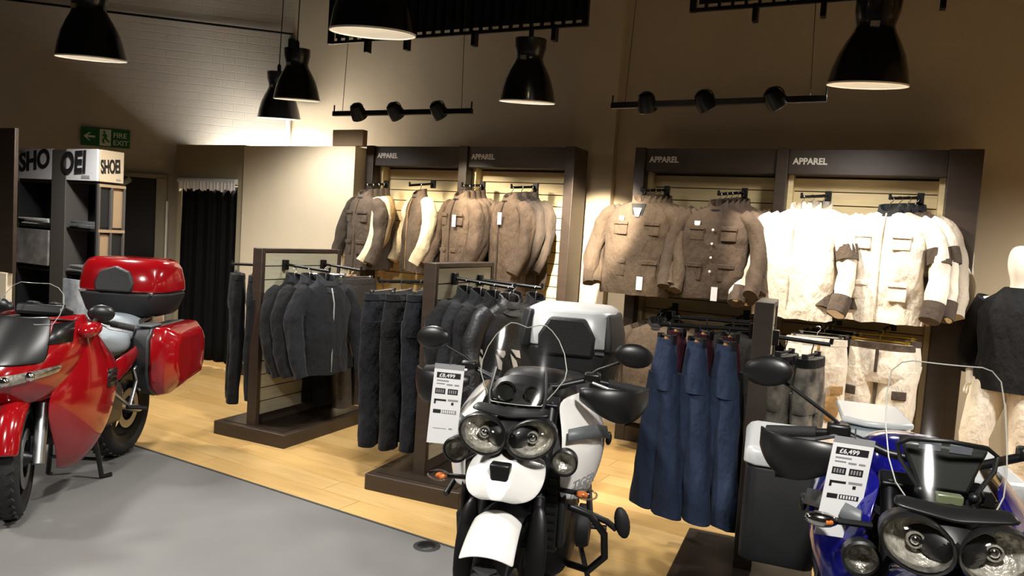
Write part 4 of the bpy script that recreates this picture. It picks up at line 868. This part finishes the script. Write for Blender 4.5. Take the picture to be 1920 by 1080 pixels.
        MB().loft([[Vector((x, y, z)) for x, y in ((x0-.03+d_, -.20*k), (x0+d_, -.13*k), (x0+d_, .13*k), (x0-.03+d_, .20*k), (x0-.15, .265*k), (x1+.03, .265*k), (x1, .2*k), (x1, -.2*k), (x1+.03, -.265*k), (x0-.15, -.265*k))] for z, k, d_ in ((1.062, 1.0, 0), (1.12, .99, -.005), (1.20, .93, -.02), (1.245, .84, -.04), (1.262, .70, -.08))]).build('box_lid', M_silver, tbx, bev=.01)
        MB().prism([(-.14, 1.02), (.14, 1.02), (.145, 1.12), (.09, 1.215), (-.09, 1.215), (-.145, 1.12)], x0-.03, x0+.025, 'yz').build('back_pad', M_seat, tbx, bev=.015)
        for s_ in (-1, 1): MB().loft([[Vector((x, s_*y, z)) for x, y in ((x0-.02, .19), (x0-.005, .225), (x0-.13, .275), (x1+.1, .275), (x1+.1, .2))] for z in (1.05, 1.12)]+[[Vector((x, s_*y, z)) for x, y in ((x0-.06, .19), (x0-.05, .205), (x0-.15, .25), (x1+.12, .25), (x1+.12, .19))] for z in (1.235,)]).build('lid_corner', M_blackm, tbx, bev=.008)
        MB().box((x0+.0, .17, 1.045), (.012, .045, .012)).build('box_latch', M_alu, tbx)
    if panniers:
        for s_ in (-1, 1):
            p = MB().loft([[Vector((x, s_*y, z)) for x, y in ((-1.06, .20), (-1.04, .23), (-1.05, .44), (-1.08, .475), (-1.50, .475), (-1.53, .44), (-1.53, .20))] for z in (.40, .44, .78)]).build('pannier', M_blackm, t, bev=.012, label='black pannier with silver lid')
            MB().loft([[Vector((x, s_*y, z)) for x, y in ((-1.055+d_, .19), (-1.03+d_, .23), (-1.04+d_, .445), (-1.075, .485-e_), (-1.505, .485-e_), (-1.54, .445), (-1.54, .19))] for z, d_, e_ in ((.782, 0, 0), (.83, 0, 0), (.855, -.02, .02))]).build('pannier_lid', M_silver, p, bev=.01)
            MB().box((-1.035, s_*.34, .79), (.012, .05, .05)).build('pannier_latch', M_dmet, p, bev=.003)
        MB().loft([[Vector((x, y, z)) for x, y in ((-1.25, -.13), (-1.2, -.05), (-1.2, .05), (-1.25, .13), (-1.6, .12), (-1.6, -.12))] for z in (.955, .98)]).build('luggage_rack', M_silver, t, bev=.008)
    return t
HW = R(-75.5)
adv_bike('motorcycle', 'white adventure motorcycle with clear screen and silver lidded top box, centre of the picture', (-1.062, 2.19), HW, M_white, topbox=True, script='TIGER', ind=(.25, .745))
adv_bike('motorcycle', 'blue adventure motorcycle with tall clear screen and side cases, lower right corner', (.208, 2.00), R(-82), M_blue, tall=True, panniers=True, mir=(.42, 1.25), seatm=M_grey, ind=(.27, .925), bar_z=1.07)
# price tags
def price_tag(label, o, xax, yax, w, h, price, dark=False):
    t = thing('price_tag', label, 'price tag', o); M4 = frame((0, 0, 0), xax, yax)
    def B(x0, x1, y0, y1, z=.0006, n='print_block', m=M_ink): MB().bx(x0*w, x1*w, y0*h, y1*h, z-.0005, z).xf(M4).build(n, m, t)
    MB().bx(0, w, -h, 0, -.002, 0).xf(M4).build('card', M_paper, t)
    MB().bx(0, w, 0, .07*h, -.001, .0004).xf(M4).build('clear_sleeve', M_inkg, t)
    MB().tube([M4@Vector((w*.5, h*.06, 0)), M4@Vector((w*.55, h*.16, -.02))], .002, 6).build('string', M_blackm, t)
    B(.1, .9, -.12, -.045)
    text('lettering', price, h*.068, M_paper, t, M4@Matrix.Translation((w*.18, -h*.107, .001)), .0003, .0003, sx=1.15)
    B(.12, .52, -.165, -.148, m=M_inkg); B(.12, .4, -.205, -.19, m=M_inkg); B(.46, .66, -.215, -.195, m=M_inkg); B(.72, .88, -.215, -.195, m=M_inkg)
    B(.1, .44, -.335, -.26); B(.52, .86, -.335, -.26)
    for k in range(4): B(.14+.07*k, .18+.07*k, -.32, -.275, .0011, 'print_digit', M_inkg); B(.56+.07*k, .60+.07*k, -.32, -.275, .0011, 'print_digit', M_inkg)
    B(.1, .5, -.43, -.405); B(.1, .16, -.47, -.405); B(.56, .9, -.425, -.40, m=M_inkg); B(.68, .76, -.475, -.44)
    B(.1, .36, -.595, -.545); B(.4, .88, -.595, -.545, m=M_ink if dark else M_inkg)
    for k in range(6): B(.43+.07*k, .47+.07*k, -.587, -.553, .0011, 'print_digit', M_paper)
    B(.16, .6, -.8, -.793, m=M_inkg); B(.68, .8, -.803, -.785, m=M_inkg)
    return t
price_tag('long white price tag hanging beside the headlights of the white motorcycle', (-1.376, 2.213, 1.125), (.094, .047, -.004), (.003, .021, .259), .105, .262, '£8,499')
price_tag('long white price tag hanging on the handlebar of the blue motorcycle', (-.076, 2.139, 1.115), (.098, .048, -.009), (.025, .03, .246), .109, .25, '£6,499', True)

# ------------------------------------------------------------------ red sports tourer
t = thing('motorcycle', 'red touring motorcycle with red top box and side cases, at the left edge', 'motorcycle', (-3.93, 2.23, 0), R(-63.0))
wheel(t, 'front_wheel', 0, .30, .30, .12, .215, 6, .155, M_dmet)
wheel(t, 'rear_wheel', -1.1, .317, .315, .175, .215, 5, .13, M_dmet, 1)
fender(t, 'front_fender', 0, .30, .345, 160, 18, .085, M_red, .05, w1=.06)
for s_ in (-1, 1):
    lo = MB().tube([(.01, s_*.105, .27), (-.12, s_*.105, .56)], .03, 14).build('fork_leg', M_alu, t)
    MB().tube([(-.12, s_*.105, .56), (-.30, s_*.105, .95)], .025, 12).build('fork_tube', M_chrome, lo)
    MB().box((-.07, s_*.075, .34), (.07, .04, .12), (0, -.4, 0)).build('brake_caliper', M_dmet, t, bev=.008)
COW = [(.60, .10, -.14, .15), (.66, .18, -.20, .19), (.73, .21, -.24, .215), (.80, .18, -.28, .23), (.88, .11, -.33, .235), (.96, .02, -.36, .215), (1.03, -.06, -.38, .19)]
def cow(f, q, off=0.):
    f = max(0, min(len(COW)-1.0001, f)); a = int(f); k = f-a; z, xf, xr, w = [COW[a][j]*(1-k)+COW[a+1][j]*k for j in range(4)]
    x = xf-(xf-xr)*abs(q)**2.0; y = w*math.sin(q*PI/2)
    n = Vector((math.cos(q*PI/2), math.sin(q*PI/2), .35)).normalized(); return Vector((x, y, z))+n*off
qs = [k/8-1 for k in range(17)]
cw = MB().grid([[cow(f, q) for q in qs] for f in (0, 1, 2, 3, 4, 5, 6)]).build('front_cowl', M_red, t, sol=.006, sub=2, label='red front cowl')
MB().grid([[cow(3.1+2.9*v, q*(.62-.12*v), .005) for q in [k/5-1 for k in range(11)]] for v in (0, .2, .4, .6, .8, 1)]).build('cowl_blackout', M_black, cw, sol=.004, sub=1)
for s_ in (-1, 1):
    hl = MB().grid([[cow(1.5+.75*u+.9*v*(1-.35*u), s_*(.10+.70*u), .006+.008*math.sin(v*PI)) for u in [k/8 for k in range(9)]] for v in (0, .25, .5, .75, 1)]).build('headlight', M_clearlens, t, sol=.003, sub=1)
    MB().grid([[cow(1.5+.75*u+.9*v*(1-.35*u), s_*(.10+.70*u), .005) for u in [k/8 for k in range(9)]] for v in (0, .5, 1)]).build('reflector', M_refl, hl, sub=1)
    for u in (.28, .6):
        p = cow(1.5+.75*u+.42*(1-.35*u), s_*(.10+.70*u), .008); MB().ell(p, (.02, .026, .026), 12, 8).build('bulb', M_chrome, hl)
    MB().grid([[cow(4.2+1.3*v, s_*(.55+.25*u), .005) for u in (0, .5, 1)] for v in (0, .5, 1)]).build('cowl_vent', M_black, cw, sol=.003)
    S_ = [[(-.34, .215, .99), (-.40, .222, .94), (-.50, .228, .84), (-.60, .225, .76)], [(-.28, .235, .88), (-.36, .25, .84), (-.48, .255, .765), (-.60, .245, .71)], [(-.16, .19, .75), (-.26, .245, .73), (-.44, .275, .69), (-.60, .25, .66)], [(-.06, .165, .62), (-.16, .23, .61), (-.38, .28, .59), (-.60, .255, .58)],
          [(-.08, .16, .48), (-.18, .22, .47), (-.38, .27, .45), (-.58, .245, .46)], [(-.16, .15, .34), (-.24, .20, .33), (-.40, .24, .31), (-.54, .225, .34)], [(-.22, .13, .22), (-.28, .165, .21), (-.38, .19, .20), (-.46, .19, .23)], [(-.26, .10, .17), (-.30, .12, .165), (-.36, .14, .16), (-.42, .15, .18)]]
    fr = MB().grid([[(p[0], p[1]*s_, p[2]) for p in r_] for r_ in S_]).build('side_fairing', M_red, t, sol=.008, sub=2)
    gv = MB().grid([[(-.47, s_*.270, .70), (-.58, s_*.254, .69)], [(-.45, s_*.272, .60), (-.57, s_*.256, .585)]]).build('fairing_vent', M_black, fr, sol=.012)
    for k in range(3): MB().tube([(-.46, s_*.278, .625+.03*k), (-.575, s_*.262, .615+.03*k)], .006, 6).build('vent_slat', M_dmet, fr)
    MB().ell((-.30, s_*.25, .95), (.08, .055, .042), 18, 10, (0, .15, 0)).build('mirror_housing', M_red, t)
    mr = MB().ell((-.37, s_*.27, 1.03), (.03, .07, .05), 18, 10, (0, 0, s_*.3)).build('mirror', M_black, t)
    MB().tube([(-.34, s_*.24, .96), (-.36, s_*.26, 1.02)], .015, 8).build('mirror_neck', M_black, mr)
    MB().tube([(-.42, s_*.12, .98), (-.44, s_*.25, .975), (-.50, s_*.38, .94)], .013, 10).build('handlebar', M_dmet, t)
    MB().tube([(-.455, s_*.28, .965), (-.505, s_*.39, .938)], .019, 12).build('grip', M_rubber, t)
    MB().tube([(-.41, s_*.25, .965), (-.40, s_*.30, .945), (-.44, s_*.38, .925)], .006, 8).build('lever', M_alu, t)
    MB().grid([[(-.57, s_*.225, .73), (-.8, s_*.215, .745), (-1.0, s_*.20, .80), (-1.25, s_*.14, .86)], [(-.57, s_*.245, .66), (-.8, s_*.235, .69), (-1.0, s_*.22, .75), (-1.25, s_*.15, .82)], [(-.57, s_*.24, .58), (-.75, s_*.225, .61), (-.95, s_*.20, .69), (-1.2, s_*.13, .78)]]).build('tail_panel', M_red, t, sol=.008, sub=2)
    MB().tube([(-.66, s_*.2, .52), (-.82, s_*.22, .40), (-.95, s_*.21, .60)], .013, 8).build('footrest_hanger', M_alu, t)
    MB().tube([(-.80, s_*.21, .40), (-.81, s_*.33, .40)], .013, 8).build('foot_peg', M_black, t)
    MB().box((-.92, s_*.215, .56), (.05, .02, .18), (0, .5, 0)).build('hanger_plate', M_alu, t, bev=.008)
    # side case
    k = [ (.215, .0), (.30, .0) ]
    inner = MB().loft([[Vector((x, s_*y, z)) for (x, z) in pts] for y, pts in ((.18, ((-.93, .50), (-.90, .60), (-.90, .80), (-.94, .875), (-1.40, .875), (-1.44, .80), (-1.44, .56), (-1.40, .47), (-1.0, .45))), (.30, ((-.90, .50), (-.87, .60), (-.87, .81), (-.92, .89), (-1.41, .89), (-1.46, .81), (-1.46, .54), (-1.41, .45), (-.98, .43))))]).build('side_case', mat('charcoal case plastic', '2a2c2e', .4), t, bev=.018, label='red side case with black inner half')
    MB().loft([[Vector((x, s_*y, z)) for (x, z) in pts] for y, pts in ((.302, ((-.90, .50), (-.87, .60), (-.87, .81), (-.92, .89), (-1.41, .89), (-1.46, .81), (-1.46, .54), (-1.41, .45), (-.98, .43))), (.38, ((-.91, .52), (-.88, .61), (-.885, .81), (-.93, .885), (-1.40, .885), (-1.45, .81), (-1.45, .55), (-1.40, .47), (-.99, .45))), (.45, ((-.98, .58), (-.95, .64), (-.95, .77), (-1.0, .83), (-1.34, .83), (-1.38, .77), (-1.38, .62), (-1.34, .55), (-1.05, .53))))]).build('case_lid', M_red, inner, bev=.02, bseg=3)
    MB().box((-.98, s_*.25, .893), (.14, .10, .014)).build('case_grip', M_greyp, inner, bev=.005)
    MB().tube([(-.60, s_*.12, .30), (-.63, s_*.16, .015), (-.68, s_*.19, .012)], .014, 8).build('centre_stand_leg', M_black, t)
MB().tube([(-.62, -.15, .12), (-.62, .15, .12)], .011, 8).build('centre_stand_bar', M_black, t)
screen(t, [(.995, .165, -.02), (1.04, .172, -.06), (1.09, .168, -.105), (1.14, .15, -.15), (1.175, .118, -.18), (1.195, .075, -.198)], 3.0, 0)
MB().grid([[(-.05-3*y*y, y, 1.02) for y in [-.19+.038*k for k in range(11)]], [(-.12-2*y*y, y, 1.0) for y in [-.2+.04*k for k in range(11)]], [(-.36, y, 1.0) for y in [-.2+.04*k for k in range(11)]]]).build('screen_base', M_black, t, sol=.01, sub=1)
ds = MB().box((-.30, 0, 1.03), (.12, .26, .06), (0, -.4, 0)).build('instrument_panel', M_black, t, bev=.015)
for y in (-.06, .06): MB().lathe([(.042, 0), (.042, .01), (.036, .012), (.034, .004), (.001, .004)], (0, 0, 0), 'z', 24, False).xf(Matrix.Translation((-.31, y, 1.065))@Matrix.Rotation(-.4, 4, 'Y')).build('dial', M_gauge, ds)
MB().loft([ering(-.20, 0, .60, .11, .10, 0, 0, 20, 3), ering(-.26, 0, .55, .14, .24, 0, 0, 20, 3), ering(-.40, 0, .52, .18, .28, 0, 0, 20, 3), ering(-.60, 0, .50, .17, .22, 0, 0, 20, 3)]).build('inner_fairing', M_blackm, t, sub=1)
MB().loft([ering(-.40, 0, .87, .12, .09, 0, 0, 24, 3), ering(-.50, 0, .89, .19, .12, 0, 0, 24, 2.6), ering(-.60, 0, .87, .15, .09, 0, 0, 24, 2.6), ering(-.66, 0, .84, .10, .06, 0, 0, 24, 2.6)]).build('fuel_tank', M_red, t, sub=1)
MB().loft([ering(-.56, 0, .83, .13, .07, 0, 0, 24, 2.4), ering(-.64, 0, .81, .20, .105, 0, 0, 24, 2.4), ering(-.80, 0, .79, .215, .095, 0, 0, 24, 2.4), ering(-.90, 0, .81, .20, .10, 0, 0, 24, 2.4)]).build('rider_seat', M_grey, t, sub=1)
MB().loft([ering(-.86, 0, .84, .18, .11, 0, .1, 24, 2.6), ering(-.94, 0, .865, .18, .10, 0, 0, 24, 2.6), ering(-1.1, 0, .875, .16, .075, 0, 0, 24, 2.6), ering(-1.22, 0, .88, .12, .05, 0, 0, 24, 2.6)]).build('pillion_seat', M_grey, t, sub=1)
MB().loft([ering(-.60, 0, .44, .18, .16, 0, 0, 20, 4), ering(-.85, 0, .42, .16, .15, 0, 0, 20, 4), ering(-.95, 0, .40, .10, .10, 0, 0, 20, 4)]).build('engine_case', M_dmet, t)
for s_ in (-1, 1):
    MB().tube([(-.80, s_*.12, .42), (-1.1, s_*.13, .317)], .038, 12, ry=.024).build('swingarm', M_alu, t)
    MB().tube([(-1.0, s_*.15, .89), (-1.2, s_*.17, .93), (-1.42, s_*.13, .91)], .013, 10).build('grab_rail', M_alu, t)
MB().tube([(-.8, -.18, .30), (-1.0, -.22, .36), (-1.6, -.26, .48)], [.025, .05, .055], 16).build('silencer', M_alu, t)
fender(t, 'rear_hugger', -1.1, .317, .35, 150, 20, .10, M_black, .03)
MB().loft([ering(-1.2, 0, .84, .12, .05, 0, 0, 20, 3), ering(-1.5, 0, .86, .10, .05, 0, 0, 20, 3)]).build('tail_unit', M_red, t)
x0, x1 = -1.02, -1.44
def bxr(z, k, d=0): return [Vector((x, y, z)) for x, y in ((x0-.04-d, -.24*k), (x0-d, -.15*k), (x0+.012-d, 0), (x0-d, .15*k), (x0-.04-d, .24*k), (x0-.14, .30*k), (x1+.06, .30*k), (x1, .22*k), (x1, -.22*k), (x1+.06, -.30*k), (x0-.14, -.30*k))]
tbx = MB().loft([bxr(.925, .75, .05), bxr(.955, .86, .02), bxr(1.06, 1.0, 0), bxr(1.085, 1.01, 0)]).build('top_box', M_blackm, t, bev=.015, label='red top box with black lower half')
MB().loft([bxr(1.087, 1.015, -.005), bxr(1.15, 1.0, .0), bxr(1.24, .93, .025), bxr(1.285, .82, .06), bxr(1.30, .64, .10)]).build('box_lid', M_red, tbx, bev=.018, bseg=3)
MB().loft([[Vector((x0+.03-(z-1.08)*.2, y*.92, z)) for y, z in ((-.125, 1.09), (.125, 1.09), (.135, 1.15), (.10, 1.22), (0, 1.255), (-.10, 1.22), (-.135, 1.15))], [Vector((x0-.05, y, z)) for y, z in ((-.125, 1.09), (.125, 1.09), (.135, 1.15), (.10, 1.22), (0, 1.255), (-.10, 1.22), (-.135, 1.15))]]).build('back_pad', M_seat, tbx, bev=.012)
for s_ in (-1, 1): MB().box((x0-.03, s_*.21, 1.083), (.014, .06, .018), (0, 0, s_*-.4)).build('box_latch', M_alu, tbx, bev=.003)

ST = Matrix.Translation((-.10, 0, 0))@Matrix.Rotation(R(24), 4, 'Z')@Matrix.Translation((.10, 0, 0))
bpy.context.view_layer.update()
for o in list(t.children):
    if o.name.split('.')[0] in ('front_wheel', 'front_fender', 'fork_leg', 'brake_caliper'): o.matrix_basis = ST@o.matrix_basis
# ================================================================== mannequin
def skin(name, V, E_, m, parent, sub=2):
    me = bpy.data.meshes.new(name); me.from_pydata([v[:3] for v in V], E_, []); o = bpy.data.objects.new(name, me); COL.objects.link(o); o.parent = parent
    md = o.modifiers.new('skin', 'SKIN'); md.use_smooth_shade = True
    for i, v in enumerate(V):
        r = v[3]; me.skin_vertices[0].data[i].radius = (r if not isinstance(r, tuple) else r[0], r if not isinstance(r, tuple) else r[1])
    me.skin_vertices[0].data[0].use_root = True
    o.modifiers.new('sub', 'SUBSURF').levels = sub; o.modifiers['sub'].render_levels = sub; me.materials.append(m); return o
mq = thing('mannequin', 'white mannequin in a black jacket and white trousers at the right edge', 'mannequin', (.775, 5.60, 0), R(-20))
M_man = mat('white mannequin gloss', 'e9e2d4', .3, coat=.2)
V = [(0, 0, .93, .105), (0, .0, 1.05, .095), (0, .01, 1.20, .12), (0, .015, 1.36, .13), (0, .01, 1.45, .055), (0, -.005, 1.53, .05), (0, -.015, 1.60, .078), (0, -.015, 1.69, .082), (0, -.01, 1.76, .055),
     (-.10, 0, .88, .085), (-.14, -.10, .52, .062), (-.13, -.03, .30, .056), (-.12, .02, .09, .038), (-.125, -.10, .03, .03),
     (.10, 0, .88, .085), (.12, -.03, .52, .062), (.12, .03, .30, .056), (.12, .06, .09, .038), (.13, -.06, .03, .03),
     (-.17, .01, 1.38, .055), (-.24, .06, 1.13, .042), (-.21, -.03, .93, .032), (-.195, -.06, .87, .028),
     (.17, .01, 1.38, .055), (.25, .03, 1.12, .042), (.25, -.05, .90, .03), (.25, -.08, .83, .026)]
E_ = [(0,1),(1,2),(2,3),(3,4),(4,5),(5,6),(6,7),(7,8),(0,9),(9,10),(10,11),(11,12),(12,13),(0,14),(14,15),(15,16),(16,17),(17,18),(3,19),(19,20),(20,21),(21,22),(3,23),(23,24),(24,25),(25,26)]
for (hx, hy, hz), bi, sx in (((-.195, -.06, .87), 22, 1), ((.25, -.08, .83), 26, -1)):
    for k in range(4):
        n = len(V); dx = (k-1.5)*.016
        V += [(hx+dx, hy-.015, hz-.035, .009), (hx+dx*1.1, hy-.03, hz-.065, .008), (hx+dx*1.1, hy-.025, hz-.09+.006*abs(k-1.5), .007)]; E_ += [(bi, n), (n, n+1), (n+1, n+2)]
    n = len(V); V += [(hx+sx*.03, hy-.02, hz-.02, .009), (hx+sx*.04, hy-.035, hz-.05, .008)]; E_ += [(bi, n), (n, n+1)]
skin('body', V, E_, M_man, mq)
rg = []
for z, a, b_, cy in ((.84, .205, .15, 0), (.95, .195, .145, 0), (1.06, .185, .14, 0), (1.20, .20, .15, .005), (1.33, .215, .145, .01), (1.40, .19, .12, .01), (1.45, .12, .09, .01), (1.49, .085, .075, .005)): rg.append(sup(0, cy, z, a, b_, 28, 2.3))
jm = MB().loft(rg, False, False).mesh('jacket_body', C_blk, 60); wrinkle(jm, .014, 9, 3, 0, 1.4); link('jacket_body', jm, mq)
for pts in ([(-.15, .01, 1.40), (-.21, .035, 1.26), (-.25, .062, 1.13), (-.235, .02, 1.03), (-.212, -.025, .94)], [(.15, .01, 1.40), (.22, .02, 1.26), (.26, .03, 1.12), (.26, -.01, 1.01), (.252, -.045, .92)]):
    jm = MB().tube(pts, [.085, .085, .075, .066, .06], 16).mesh('jacket_sleeve', C_blk, 60); wrinkle(jm, .01, 12, 4, 0, 1.4); link('jacket_sleeve', jm, mq)
for s_, pts in ((-1, [(-.085, 0, .93), (-.11, -.04, .74), (-.14, -.10, .53), (-.135, -.05, .36), (-.125, .0, .15), (-.122, .01, .09)]), (1, [(.085, 0, .93), (.11, -.01, .74), (.12, -.03, .53), (.12, .0, .36), (.12, .04, .15), (.12, .05, .09)])):
    jm = MB().tube(pts, [.115, .105, .085, .08, .075, .075], 18).mesh('trouser_leg', C_wht, 60); wrinkle(jm, .010, 10, 6+s_, 0, .9); link('trouser_leg', jm, mq)
MB().lathe([(.001, .012), (.17, .012), (.18, .006), (.18, 0)], seg=32).build('foot_plate', M_chrome, mq)
